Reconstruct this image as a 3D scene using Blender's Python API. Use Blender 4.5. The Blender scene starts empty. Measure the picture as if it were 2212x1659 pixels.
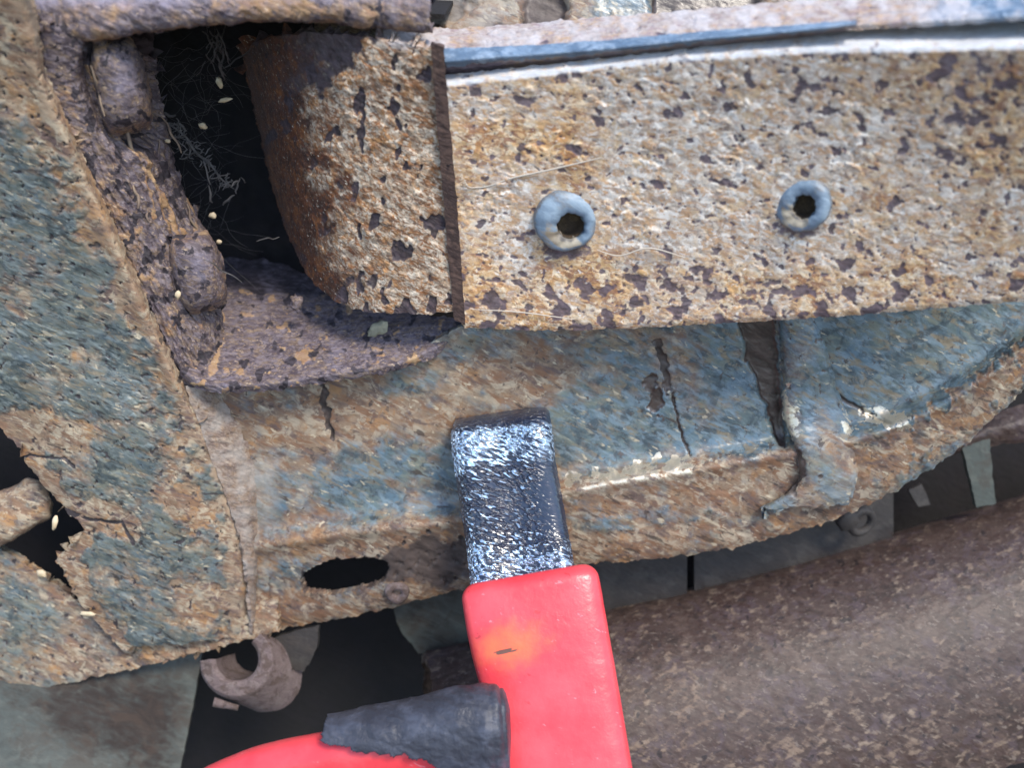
import bpy, bmesh, math, random
import numpy as np
from mathutils import Vector, Matrix

# ------------------------------------------------------------------ camera, sky, sun, exposure
SC = bpy.context.scene
COL = SC.collection
S = 0.000122                      # metres per picture unit at the reference distance
F = 1736.0                        # reference distance / focal length in the same units
PITCH = math.radians(30)
CAM = Vector((0, 0, 0.42))
fw = Vector((0, math.cos(PITCH), -math.sin(PITCH)))
up = Vector((0, math.sin(PITCH), math.cos(PITCH)))
rt = Vector((1, 0, 0))
cd = bpy.data.cameras.new('camera')
cam = bpy.data.objects.new('camera', cd)
COL.objects.link(cam)
cam.location = CAM
cam.rotation_euler = (math.radians(90) - PITCH, 0, 0)
cd.sensor_width = 36
cd.lens = 36 * F / 2212
cd.clip_start = 0.005
cd.clip_end = 200
cd.dof.use_dof = True
cd.dof.focus_distance = 0.232
cd.dof.aperture_fstop = 8.5
SC.camera = cam

SUN_DIR = Vector((0.36, -0.40, 0.86)).normalized()
w = bpy.data.worlds.new("World")
SC.world = w
w.use_nodes = True
wn = w.node_tree
sky = wn.nodes.new('ShaderNodeTexSky')
sky.sky_type = 'NISHITA'
sky.sun_disc = False
sky.sun_elevation = math.asin(SUN_DIR.z)
sky.sun_rotation = math.atan2(SUN_DIR.x, SUN_DIR.y)
bg = wn.nodes['Background']
bg.inputs[1].default_value = 0.15
wn.links.new(sky.outputs[0], bg.inputs[0])
sl = bpy.data.lights.new('sun', 'SUN')
sl.energy = 1.7
sl.angle = math.radians(15)
sl.color = (1.0, 0.93, 0.82)
so = bpy.data.objects.new('sun', sl)
COL.objects.link(so)
so.rotation_euler = SUN_DIR.to_track_quat('Z', 'Y').to_euler()
so.location = (0.3, -0.3, 1.2)
SC.view_settings.view_transform = 'Standard'
SC.view_settings.look = 'None'
SC.view_settings.gamma = 1
SC.view_settings.exposure = 1.08
SC.cycles.max_bounces = 5

# ------------------------------------------------------------------ numpy noise
def hash2(ix, iy, seed):
    h = (ix.astype(np.int64) * 374761393 + iy.astype(np.int64) * 668265263 + seed * 974711) & 0x7fffffff
    h = ((h ^ (h >> 13)) * 1274126177) & 0x7fffffff
    return (h ^ (h >> 16)) & 0xffff

def perlin(x, y, seed=0):
    ix = np.floor(x); iy = np.floor(y)
    fx = x - ix; fy = y - iy
    u = fx ** 3 * (fx * (fx * 6 - 15) + 10)
    v = fy ** 3 * (fy * (fy * 6 - 15) + 10)
    def g(dx, dy):
        a = hash2(ix + dx, iy + dy, seed) * (2 * math.pi / 65536)
        return np.cos(a) * (fx - dx) + np.sin(a) * (fy - dy)
    a = g(0, 0) * (1 - u) + g(1, 0) * u
    b = g(0, 1) * (1 - u) + g(1, 1) * u
    return (a * (1 - v) + b * v) * 1.5

def fbm(x, y, s, seed=0, oct=4, gain=0.5):
    r = 0; a = 1; t = 0
    x = x / s; y = y / s
    for o in range(oct):
        r = r + a * perlin(x, y, seed + o * 17)
        t += a; a *= gain
        x = x * 2.03 + 7.1; y = y * 2.03 + 3.7
    return r / t * 1.35

def sstep(a, b, x):
    t = np.clip((x - a) / (b - a), 0, 1)
    return t * t * (3 - 2 * t)

def diag(x, y, ang=14, stretch=2.3):
    a = math.radians(ang * 1.5)
    u = x * math.cos(a) + y * math.sin(a)
    v = -x * math.sin(a) + y * math.cos(a)
    return u / stretch, v

def crumbs(x, y, s=9, seed=3, stretch=2.2):
    u, v = diag(x, y, 14, stretch)
    n = fbm(u, v, s, seed, 3, 0.6)
    return n

def worley(x, y, seed):
    ix = np.floor(x); iy = np.floor(y)
    d1 = np.full(x.shape, 9.0); d2 = d1.copy(); rr = np.zeros_like(x); ox = rr.copy(); oy = rr.copy()
    for dx in (-1, 0, 1):
        for dy in (-1, 0, 1):
            cx, cy = ix + dx, iy + dy
            px = cx + hash2(cx, cy, seed) / 65536.0 - x; py = cy + hash2(cx, cy, seed + 9) / 65536.0 - y
            d = px * px + py * py
            near = d < d1
            d2 = np.where(near, d1, np.minimum(d2, d))
            rr = np.where(near, hash2(cx, cy, seed + 23) / 65536.0, rr)
            ox = np.where(near, px, ox); oy = np.where(near, py, oy)
            d1 = np.where(near, d, d1)
    return np.sqrt(d1), np.sqrt(d2), rr, ox, oy

def scales(x, y, s, seed, stretch=1.7, ang=10):
    """small overlapping scabs, each with its own height and lean; returns height and a per-scab random number"""
    u, v = diag(x, y, ang, stretch)
    u = u + s * 0.55 * fbm(x, y, s * 1.3, seed + 3, 3); v = v + s * 0.55 * fbm(x, y, s * 1.3, seed + 4, 3)
    d1, d2, rr, ox, oy = worley(u / s, v / s, seed)
    e = sstep(0.0, 0.22, d2 - d1)
    h = (rr - 0.5) * 0.9 + oy * (0.5 + 0.9 * rr) + ox * (rr * 7 % 1 - 0.5) * 0.8
    return h * e - 0.5 * (1 - e), rr - 0.5

def flakes(x, y, s=60, levels=5, seed=5):
    """stepped scale: layers of rust or paint lifting off with hard edges"""
    u, v = diag(x, y, 10, 1.6)
    t = (fbm(u, v, s, seed, 5, 0.55) + 1) * levels / 2
    f = np.floor(t)
    return (f + sstep(0.0, 0.22, t - f)) / levels

def blob(x, y, cx, cy, rx, ry, ang=0, seed=0, rough=0.35, soft=0.25):
    a = math.radians(ang)
    u = ((x - cx) * math.cos(a) + (y - cy) * math.sin(a)) / rx
    v = (-(x - cx) * math.sin(a) + (y - cy) * math.cos(a)) / ry
    r = np.sqrt(u * u + v * v) + rough * fbm(x, y, max(min(rx, ry) * 0.9, 8), seed, 4, 0.6)
    return 1 - sstep(1 - soft, 1 + soft, r)

def stroke(x, y, pts, wd, seed=0, rough=0.5):
    """soft mask along a polyline"""
    best = np.full(x.shape, 1e9)
    jx = x + fbm(x, y, 26, seed, 3) * wd * rough * 1.6
    jy = y + fbm(x, y, 26, seed + 5, 3) * wd * rough * 1.6
    for (x0, y0), (x1, y1) in zip(pts[:-1], pts[1:]):
        dx, dy = x1 - x0, y1 - y0
        t = np.clip(((jx - x0) * dx + (jy - y0) * dy) / (dx * dx + dy * dy), 0, 1)
        best = np.minimum(best, np.hypot(jx - x0 - t * dx, jy - y0 - t * dy))
    return 1 - sstep(wd * 0.5, wd, best)

# ------------------------------------------------------------------ geometry helpers
def W(px, py, d):
    """a point px,py in picture units, d behind the reference distance -> world metres"""
    dep = (F + d) * S
    return CAM + rt * ((px - 1106) / F * dep) + up * (-(py - 829.5) / F * dep) + fw * dep

_RT, _UP, _FW, _CAM = (np.array(v) for v in (rt, up, fw, CAM))
def Wn(px, py, d):
    dep = ((F + d) * S)[..., None]
    return _CAM + _RT * ((px - 1106) / F)[..., None] * dep - _UP * ((py - 829.5) / F)[..., None] * dep + _FW * dep

def interp(A, t_old, t_new, cubic):
    """A (k, ...) at t_old -> at t_new, linear or monotone cubic along axis 0"""
    i = np.clip(np.searchsorted(t_old, t_new, side='right') - 1, 0, len(t_old) - 2)
    h = (t_old[i + 1] - t_old[i])
    s = ((t_new - t_old[i]) / h)
    sh = (-1,) + (1,) * (A.ndim - 1)
    s_ = s.reshape(sh)
    if not cubic or len(t_old) < 3:
        return A[i] * (1 - s_) + A[i + 1] * s_
    dt = np.diff(t_old).reshape(sh)
    m = np.diff(A, axis=0) / dt
    T = np.zeros_like(A)
    T[0] = m[0]; T[-1] = m[-1]
    T[1:-1] = (m[:-1] * dt[1:] + m[1:] * dt[:-1]) / (dt[1:] + dt[:-1])
    h_ = h.reshape(sh)
    return ((2 * s_ ** 3 - 3 * s_ ** 2 + 1) * A[i] + (s_ ** 3 - 2 * s_ ** 2 + s_) * h_ * T[i]
            + (-2 * s_ ** 3 + 3 * s_ ** 2) * A[i + 1] + (s_ ** 3 - s_ ** 2) * h_ * T[i + 1])

def link_mesh(name, V, Q, mat, parent, attrs=None, smooth=True, T=None):
    """V (n,3) world points, Q (m,4) quads (T triangles) -> one mesh object"""
    org = np.array(parent.matrix_basis.translation) if parent is not None else V.mean(0)
    if parent is not None and parent.parent is not None:
        org = np.array(parent['org'])
    me = bpy.data.meshes.new(name)
    n, m = len(V), len(Q)
    k = 0 if T is None else len(T)
    me.vertices.add(n)
    me.vertices.foreach_set('co', (V - org).astype(np.float32).ravel())
    me.loops.add(m * 4 + k * 3)
    idx = Q.astype(np.int32).ravel()
    st = np.arange(m, dtype=np.int32) * 4
    if k:
        idx = np.concatenate([idx, np.asarray(T, dtype=np.int32).ravel()])
        st = np.concatenate([st, m * 4 + np.arange(k, dtype=np.int32) * 3])
    me.loops.foreach_set('vertex_index', idx)
    me.polygons.add(m + k)
    me.polygons.foreach_set('loop_start', st)
    me.update(calc_edges=True)
    me.validate()
    if smooth:
        me.polygons.foreach_set('use_smooth', np.ones(len(me.polygons), dtype=bool))
    for an, av in (attrs or {}).items():
        at = me.attributes.new(an, 'FLOAT', 'POINT')
        at.data.foreach_set('value', av.astype(np.float32).ravel())
    me.materials.append(mat)
    o = bpy.data.objects.new(name, me)
    COL.objects.link(o)
    if parent is not None:
        o.parent = parent
    else:
        o.location = org
    o['org'] = [float(c) for c in org]
    return o

def sheet(name, mat, parent, net, step=2.5, disp=None, masks=None, thick=18, rag=2.5, keep=None,
          cub=(True, True), closed=False, seed=1):
    """a skin lofted through a net of control points (rows x cols x (px,py,d)), with relief, ragged edge and thickness"""
    A = np.array(net, dtype=float)
    def par(B):
        L = np.linalg.norm(np.diff(B, axis=0), axis=2).mean(1)
        L = np.maximum(L, 1e-3)
        return np.concatenate([[0], np.cumsum(L)])
    t = par(A); nr = max(3, int(t[-1] / step) + 1)
    A = interp(A, t, np.linspace(0, t[-1], nr), cub[0])
    A = A.transpose(1, 0, 2)
    t = par(A); nc = max(3, int(t[-1] / step) + 1)
    A = interp(A, t, np.linspace(0, t[-1], nc), cub[1])
    A = A.transpose(1, 0, 2)
    X, Y, D = A[..., 0].copy(), A[..., 1].copy(), A[..., 2].copy()
    if rag:
        ii, jj = np.meshgrid(np.arange(nr), np.arange(nc), indexing='ij')
        e = np.minimum(ii, nr - 1 - ii)
        if not closed:
            e = np.minimum(e, np.minimum(jj, nc - 1 - jj))
        wgt = np.exp(-e * step / 5.0) * rag
        X = X + wgt * (fbm(X, Y, 26, seed + 50, 3) * 1.3 + fbm(X, Y, 9, seed + 51, 2) * 0.4)
        Y = Y + wgt * (fbm(X, Y, 26, seed + 60, 3) * 1.3 + fbm(X, Y, 9, seed + 61, 2) * 0.4)
    P = Wn(X, Y, D)
    du = np.gradient(P, axis=1); dv = np.gradient(P, axis=0)
    if closed:
        du[:, 0] = du[:, -1] = P[:, 1] - P[:, -2]
    N = np.cross(du, dv)
    N /= np.linalg.norm(N, axis=2, keepdims=True) + 1e-12
    ref = (P - P.mean((0, 1))) if closed else (_CAM - P)
    sg = np.sign((N * ref).sum(2).mean())
    N = N * sg
    M = masks(X, Y) if masks else {}
    if disp is not None:
        hd = disp(X, Y, M)
        if rag:
            hd = hd * (1 - 0.92 * np.exp(-e * step / 9.0))
        P = P + N * (hd * S)[..., None]
    idx = np.arange(nr * nc).reshape(nr, nc)
    a, b, c, d_ = idx[:-1, :-1], idx[:-1, 1:], idx[1:, 1:], idx[1:, :-1]
    Q = np.stack([a, b, c, d_], -1).reshape(-1, 4)
    if sg < 0:
        Q = Q[:, ::-1]
    if keep is not None:
        k = keep(X, Y, D)
        Q = Q[k.ravel()[Q].all(1)]
    V = P.reshape(-1, 3); NN = N.reshape(-1, 3)
    at = {k: np.asarray(v, dtype=float).reshape(-1) for k, v in M.items()}
    if thick:
        E = np.concatenate([Q[:, [0, 1]], Q[:, [1, 2]], Q[:, [2, 3]], Q[:, [3, 0]]])
        key = np.sort(E, 1); key = key[:, 0].astype(np.int64) * (nr * nc) + key[:, 1]
        _, inv, cnt = np.unique(key, return_inverse=True, return_counts=True)
        B = E[cnt[inv] == 1]
        vs, bi = np.unique(B, return_inverse=True)
        bi = bi.reshape(-1, 2)
        n0, nb = len(V), len(vs)
        V = np.concatenate([V, V[vs], V[vs] - NN[vs] * thick * S])
        Q = np.concatenate([Q, np.stack([bi[:, 1] + n0, bi[:, 0] + n0, bi[:, 0] + n0 + nb, bi[:, 1] + n0 + nb], -1)])
        at = {k: np.concatenate([v, v[vs], v[vs]]) for k, v in at.items()}
    return link_mesh(name, V, Q, mat, parent, at)

def ring_tube(name, mat, parent, path, step=6, nring=40, power=2.0, caps=(True, True), disp=None, masks=None,
              keep=None, thick=0, round_end=0, flat=None):
    """closed tube through path rows (px,py,d, half_width, half_depth); cross-section a superellipse"""
    A = np.array(path, dtype=float)
    L = np.linalg.norm(np.diff(A[:, :3], axis=0), axis=1)
    t = np.concatenate([[0], np.cumsum(L)])
    n = max(3, int(t[-1] / step))
    tt = np.linspace(0, t[-1], n)
    if round_end:
        tt = np.concatenate([round_end * (1 - np.cos(np.linspace(0, math.pi / 2, 9)))[:-1], np.linspace(round_end, t[-1], n)])
    A = interp(A, t, tt, True)
    if round_end:
        f = np.clip(tt / round_end, 0, 1)
        shrink = round_end * (1 - np.sqrt(np.clip(1 - (1 - f) ** 2, 0, 1)))
        A[:, 3] -= shrink; A[:, 4] = np.maximum(A[:, 4] - shrink * A[:, 4] / max(round_end, A[0, 4]) * .8, 4)
    tg = np.gradient(A[:, :2], axis=0)
    tg /= np.linalg.norm(tg, axis=1, keepdims=True) + 1e-9
    nx, ny = tg[:, 1], -tg[:, 0]
    th = np.linspace(0, 2 * math.pi, nring + 1)
    cs = np.sign(np.cos(th)) * np.abs(np.cos(th)) ** (2 / power)
    sn = np.sign(np.sin(th)) * np.abs(np.sin(th)) ** (2 / power)
    X = A[:, 0:1] + nx[:, None] * A[:, 3:4] * cs
    Y = A[:, 1:2] + ny[:, None] * A[:, 3:4] * cs
    D = A[:, 2:3] - A[:, 4:5] * sn
    P = Wn(X, Y, D)
    du = np.gradient(P, axis=1); dv = np.gradient(P, axis=0)
    du[:, 0] = du[:, -1] = P[:, 1] - P[:, -2]
    N = np.cross(du, dv); N /= np.linalg.norm(N, axis=2, keepdims=True) + 1e-12
    cen = P.mean(1, keepdims=True)
    sg = np.sign((N * (P - cen)).sum())
    N = N * sg
    M = masks(X, Y) if masks else {}
    if disp is not None:
        P = P + N * (disp(X, Y, M) * S)[..., None]
        P[:, -1] = P[:, 0]
    nr, nc = X.shape
    idx = np.arange(nr * nc).reshape(nr, nc)
    Q = np.stack([idx[:-1, :-1], idx[:-1, 1:], idx[1:, 1:], idx[1:, :-1]], -1).reshape(-1, 4)
    if sg < 0:
        Q = Q[:, ::-1]
    if keep is not None:
        k = keep(X, Y, D)
        Q = Q[k.ravel()[Q].all(1)]
    V = P.reshape(-1, 3)
    at = {k: np.asarray(v, dtype=float).reshape(-1) for k, v in M.items()}
    T = []
    for e, row in ((0, 0), (1, nr - 1)):
        if caps[e]:
            ci = len(V)
            V = np.concatenate([V, P[row].mean(0)[None]])
            at = {k: np.concatenate([v, v[idx[row, :1]]]) for k, v in at.items()}
            for j in range(nc - 1):
                tri = (idx[row, j], idx[row, j + 1], ci) if (e == 0) ^ (sg > 0) else (idx[row, j + 1], idx[row, j], ci)
                T.append(tri)
    if thick:
        NN = N.reshape(-1, 3)
        n0 = len(V)
        V = np.concatenate([V, V[:nr * nc] - NN * thick * S])
        E = np.concatenate([Q[:, [0, 1]], Q[:, [1, 2]], Q[:, [2, 3]], Q[:, [3, 0]]])
        key = np.sort(E, 1); key = key[:, 0].astype(np.int64) * len(V) + key[:, 1]
        _, inv, cnt = np.unique(key, return_inverse=True, return_counts=True)
        B = E[cnt[inv] == 1]
        Q = np.concatenate([Q, Q[:, ::-1] + n0, np.stack([B[:, 1], B[:, 0], B[:, 0] + n0, B[:, 1] + n0], -1)])
        at = {k: np.concatenate([v, v[:nr * nc]]) for k, v in at.items()}
    return link_mesh(name, V, Q, mat, parent, at, T=T or None)

def lathe(name, mat, parent, centre, axis, prof, n=48, disp=None, masks=None):
    """profile (radius, height) in picture units spun about axis through centre (px,py,d)"""
    c = np.array(W(*centre)); ax = axis.normalized()
    q = ax.to_track_quat('Z', 'Y')
    e1, e2 = np.array(q @ Vector((1, 0, 0))), np.array(q @ Vector((0, 1, 0))); ez = np.array(ax)
    th = np.linspace(0, 2 * math.pi, n, endpoint=False)
    sc = S * (F + centre[2]) / F
    V = []
    for k, (r, h) in enumerate(prof):
        for t in th:
            rr, hh = (r, h) if disp is None else disp(r, h, t, k)
            V.append(c + (e1 * math.cos(t) * rr + e2 * math.sin(t) * rr + ez * hh) * sc)
    V = np.array(V)
    Q = []
    for k in range(len(prof) - 1):
        for j in range(n):
            Q.append((k * n + j, k * n + (j + 1) % n, (k + 1) * n + (j + 1) % n, (k + 1) * n + j))
    at = None
    return link_mesh(name, V, np.array(Q), mat, parent, at)

def fibre(name, mat, parent, pts, r=1.6, nr=5):
    """thin strand through (px,py,d) points"""
    A = np.array(pts, dtype=float)
    t = np.concatenate([[0], np.cumsum(np.linalg.norm(np.diff(A, axis=0), axis=1))])
    A = interp(A, t, np.linspace(0, t[-1], max(4, int(t[-1] / 7))), True)
    P = Wn(A[:, 0], A[:, 1], A[:, 2])
    n = len(P)
    tg = np.gradient(P, axis=0); tg /= np.linalg.norm(tg, axis=1, keepdims=True)
    a = np.cross(tg, _FW); a /= np.linalg.norm(a, axis=1, keepdims=True) + 1e-9
    b = np.cross(tg, a)
    rad = r * S * (0.35 + 0.65 * np.sin(np.linspace(0.15, math.pi - 0.3, n)))
    th = np.linspace(0, 2 * math.pi, nr, endpoint=False)
    V = (P[:, None] + a[:, None] * (np.cos(th)[None, :, None] * rad[:, None, None]) + b[:, None] * (np.sin(th)[None, :, None] * rad[:, None, None])).reshape(-1, 3)
    Q = [(i * nr + j, i * nr + (j + 1) % nr, (i + 1) * nr + (j + 1) % nr, (i + 1) * nr + j) for i in range(n - 1) for j in range(nr)]
    return V, np.array(Q)

def strands(name, mat, parent, lst):
    Vs, Qs, o = [], [], 0
    for pts, r in lst:
        V, Q = fibre(name, mat, parent, pts, r)
        Vs.append(V); Qs.append(Q + o); o += len(V)
    return link_mesh(name, np.concatenate(Vs), np.concatenate(Qs), mat, parent)

def lump(name, mat, parent, centre, ax_u, radii, ang=0, seed=0, rough=0.12, sub=3, power=1.0):
    """irregular rounded lump; radii (along picture u, v, depth) in picture units"""
    bm = bmesh.new()
    bmesh.ops.create_icosphere(bm, subdivisions=sub, radius=1)
    v = np.array([x.co[:] for x in bm.verts]); f = np.array([[y.index for y in x.verts] for x in bm.faces])
    bm.free()
    if power != 1.0:
        v = np.sign(v) * np.abs(v) ** power
    n = 1 + rough * (perlin(v[:, 0] * 2 + seed, v[:, 1] * 2 + v[:, 2] * 1.3, seed) + 0.5 * perlin(v[:, 0] * 5, v[:, 2] * 5 + v[:, 1] * 4 + seed, seed + 3))
    v = v * n[:, None]
    a = math.radians(ang)
    u_, v_ = v[:, 0] * radii[0], v[:, 1] * radii[1]
    px = centre[0] + u_ * math.cos(a) + v_ * math.sin(a)
    py = centre[1] + u_ * math.sin(a) - v_ * math.cos(a)
    P = Wn(px, py, centre[2] - v[:, 2] * radii[2])
    return link_mesh(name, P, np.zeros((0, 4), dtype=int), mat, parent, T=f)

def thing(name, label, cat, at, group=None):
    o = bpy.data.objects.new(name, None)
    COL.objects.link(o)
    o.location = W(*at)
    o.empty_display_size = 0.01
    o['label'] = label; o['category'] = cat
    if group:
        o['group'] = group
    return o

def tag(o, label, cat, group=None):
    o['label'] = label; o['category'] = cat
    if group:
        o['group'] = group
    return o

# ------------------------------------------------------------------ materials
def srgb(c, k=1.0):
    f = lambda v: (v / 12.92 if v <= 0.04045 else ((v + 0.055) / 1.055) ** 2.4)
    return tuple(f(v / 255) * k for v in c) + (1.0,)

class NT:
    def __init__(s, name):
        s.m = bpy.data.materials.new(name); s.m.use_nodes = True
        s.t = s.m.node_tree; s.b = s.t.nodes['Principled BSDF']
        tc = s.t.nodes.new('ShaderNodeTexCoord')
        s.co = s.mapping(tc.outputs['Object'], sc=(1 / (100 * S),) * 3)
        s.st = s.mapping(s.mapping(s.co, rot=(0, math.radians(-28), 0)), sc=(0.36, 1, 1))
    def L(s, a, b):
        s.t.links.new(a, b)
    def put(s, sock, v):
        if hasattr(v, 'is_output'): s.L(v, sock)
        else: sock.default_value = v
    def mapping(s, vec, sc=(1, 1, 1), rot=(0, 0, 0), loc=(0, 0, 0)):
        n = s.t.nodes.new('ShaderNodeMapping'); s.L(vec, n.inputs[0])
        n.inputs[1].default_value = loc; n.inputs[2].default_value = rot; n.inputs[3].default_value = sc
        return n.outputs[0]
    def noise(s, sc, det=5, ro=0.55, dist=0, vec=None):
        n = s.t.nodes.new('ShaderNodeTexNoise'); s.L(vec or s.co, n.inputs['Vector'])
        n.inputs['Scale'].default_value = sc; n.inputs['Detail'].default_value = det
        n.inputs['Roughness'].default_value = ro; n.inputs['Distortion'].default_value = dist
        return n.outputs[0]
    def vor(s, sc, vec=None, feat='F1', out=0):
        n = s.t.nodes.new('ShaderNodeTexVoronoi'); s.L(vec or s.co, n.inputs['Vector'])
        n.feature = feat; n.inputs['Scale'].default_value = sc
        return n.outputs[out]
    def ramp(s, fac, stops, ease=False):
        n = s.t.nodes.new('ShaderNodeValToRGB'); s.L(fac, n.inputs[0])
        e = n.color_ramp.elements
        while len(e) < len(stops): e.new(0.5)
        for k, (p, c) in enumerate(stops):
            e[k].position = p; e[k].color = c if len(c) == 4 else tuple(c) + (1,)
        return n.outputs[0]
    def step(s, fac, a, b):
        n = s.t.nodes.new('ShaderNodeMapRange'); n.interpolation_type = 'SMOOTHSTEP'
        s.L(fac, n.inputs[0]); n.inputs[1].default_value = a; n.inputs[2].default_value = b
        return n.outputs[0]
    def lin(s, fac, a, b, c, d):
        n = s.t.nodes.new('ShaderNodeMapRange'); s.L(fac, n.inputs[0])
        for i, v in enumerate((a, b, c, d)): n.inputs[i + 1].default_value = v
        return n.outputs[0]
    def mix(s, fac, a, b, mode='MIX'):
        n = s.t.nodes.new('ShaderNodeMix'); n.data_type = 'RGBA'; n.blend_type = mode
        s.put(n.inputs[0], fac); s.put(n.inputs[6], a); s.put(n.inputs[7], b)
        return n.outputs[2]
    def math(s, op, a, b=0.0, clamp=False):
        n = s.t.nodes.new('ShaderNodeMath'); n.operation = op; n.use_clamp = clamp
        s.put(n.inputs[0], a); s.put(n.inputs[1], b)
        return n.outputs[0]
    def attr(s, name):
        n = s.t.nodes.new('ShaderNodeAttribute'); n.attribute_name = name
        return n.outputs['Fac']
    def bump(s, h, dist, strength=1.0, nrm=None):
        n = s.t.nodes.new('ShaderNodeBump'); s.L(h, n.inputs['Height'])
        n.inputs['Distance'].default_value = dist * S; n.inputs['Strength'].default_value = strength
        if nrm is not None: s.L(nrm, n.inputs['Normal'])
        return n.outputs[0]

def layered(name, A, B=None, pit_shade=(52, 42, 50), dust_light=(214, 206, 206), k=0.8, roughA=0.85, roughB=0.5, sc=1.6,
            bump=4.0, fleck=0.0, fleck_col=(215, 200, 170), grain=0.35, specB=0.5, dark_fleck=0.0, soft=0.16, psoft=0.0, streak=(-28, 0.36)):
    """rusty metal: A colours are rust, B colours are what mask 'm' lays over it (paint), then pits, flecks, dust, sun glints painted as bare metal"""
    n = NT(name)
    n.st = n.mapping(n.mapping(n.co, rot=(0, math.radians(streak[0]), 0)), sc=(streak[1], 1, 1))
    big = n.noise(sc, 8, 0.66, 0.6)
    mid = n.noise(sc * 5, 6, 0.68, 0.4, n.st)
    def blot(cl, off):
        """base colour with blotches of every other colour at several sizes"""
        c = srgb(cl[0], k)
        for i, cc in enumerate(cl[1:]):
            f = n.noise(sc * (0.9, 2.6, 1.5, 5.0, 3.4, 7.0)[i % 6], 7, 0.68, 0.7, n.mapping(n.st if i % 2 else n.co, loc=(off + 5.1 * i, 2.7 * i, off - 3.3 * i)))
            c = n.mix(n.math('MULTIPLY', n.step(f, 0.49, 0.60), 0.9), c, srgb(cc, k))
        return c
    fine = n.noise(sc * 10, 5, 0.68, 0.2, n.st)
    micro = n.noise(sc * 20, 3, 0.65, 0, n.st)
    col = blot(A, 0.0)
    rough = roughA
    if B:
        m = n.attr('m')
        edge = n.math('ADD', n.math('MULTIPLY', n.math('SUBTRACT', mid, 0.5), 1.0), n.math('MULTIPLY', n.math('SUBTRACT', fine, 0.5), 0.7))
        m = n.step(n.math('ADD', m, edge), 0.5 - soft, 0.5 + soft)
        col = n.mix(m, col, blot(B, 31.0))
        rough = n.lin(m, 0, 1, roughA, roughB)
    g = n.lin(n.math('ADD', n.math('MULTIPLY', fine, 0.55), n.math('MULTIPLY', micro, 0.45)), 0.32, 0.68, 1 - grain, 1 + grain)
    col = n.mix(1.0, col, g, 'MULTIPLY')
    col = n.mix(1.0, col, n.lin(n.attr('cell'), -0.5, 0.5, 0.68, 1.32), 'MULTIPLY')
    if fleck:
        f = n.step(n.noise(sc * 10, 3, 0.6, 0.3, n.mapping(n.st, loc=(4, 7, 1))), 0.66 - fleck * 0.1, 0.74 - fleck * 0.1)
        col = n.mix(n.math('MULTIPLY', f, 0.75), col, srgb(fleck_col, k))
    if dark_fleck:
        dv = n.mapping(n.mapping(n.co, rot=(0, math.radians(-30), 0)), sc=(0.24, 1, 1), loc=(3, 3, 3))
        dn = n.noise(sc * 9, 3, 0.6, 0.3, dv)
        col = n.mix(n.math('MULTIPLY', n.step(dn, 0.60, 0.68), n.lin(n.attr('sm'), 0, 1, 0.7, 0.2)), col, srgb(tuple(v * 0.8 for v in pit_shade), k))
        col = n.mix(n.math('MULTIPLY', n.step(n.math('SUBTRACT', 1.0, dn), 0.62, 0.70), n.lin(n.attr('sm'), 0, 1, 0.5, 0.12)), col, srgb(fleck_col, k))
        f = n.step(n.noise(sc * 8, 4, 0.6, 0.5, n.mapping(n.st, loc=(1, 17, 11))), 0.66 - dark_fleck * 0.1, 0.72 - dark_fleck * 0.1)
        col = n.mix(n.math('MULTIPLY', f, 0.8), col, srgb(pit_shade, k))
    p = n.math('ADD', n.attr('pit_shade'), n.math('MULTIPLY', n.math('SUBTRACT', fine, 0.5), 0.7))
    pc = n.mix(n.step(mid, 0.35, 0.65), srgb(tuple(v * 0.8 for v in pit_shade), k), srgb(tuple(min(255, v + 26) for v in pit_shade), k))
    col = n.mix(n.math('MULTIPLY', n.step(p, 0.3 - psoft, 0.65 + psoft), 1 - 0.6 * psoft), col, pc)
    du = n.math('ADD', n.attr('dust_light'), n.math('MULTIPLY', n.math('SUBTRACT', n.math('ADD', n.math('MULTIPLY', mid, .6), n.math('MULTIPLY', fine, .4)), 0.5), 1.2))
    dc = n.mix(n.step(mid, 0.35, 0.65), srgb(dust_light, k), srgb(tuple(v * 0.86 for v in dust_light), k))
    dm = n.step(du, 0.2, 0.85)
    col = n.mix(n.math('MULTIPLY', dm, 0.9), col, dc)
    sh = n.step(n.math('ADD', n.attr('painted_glint'), n.math('MULTIPLY', n.math('SUBTRACT', n.math('MULTIPLY', n.math('ADD', fine, mid), 0.5), 0.5), 4.0)), 0.45, 0.75)
    sh = n.math('MULTIPLY', sh, n.step(n.attr('painted_glint'), 0.08, 0.4))
    col = n.mix(n.math('MULTIPLY', sh, 0.85), col, srgb((240, 226, 200), 0.95))  # sun glints painted as a cream, metal-like colour
    if not hasattr(rough, 'is_output'):
        rough = n.lin(sh, 0, 1, rough, 0.34)
    else:
        rough = n.mix(sh, rough, (0.34, 0.34, 0.34, 1))
    n.put(n.b.inputs['Base Color'], col)
    n.put(n.b.inputs['Roughness'], rough)
    n.put(n.b.inputs['Metallic'], n.math('MULTIPLY', sh, 0.75))
    n.b.inputs['Specular IOR Level'].default_value = specB
    h = n.math('ADD', n.math('MULTIPLY', mid, 1.0), n.math('ADD', n.math('MULTIPLY', fine, 0.5), n.math('MULTIPLY', micro, 0.12)))
    n.L(n.bump(h, bump), n.b.inputs['Normal'])
    return n.m

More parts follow.
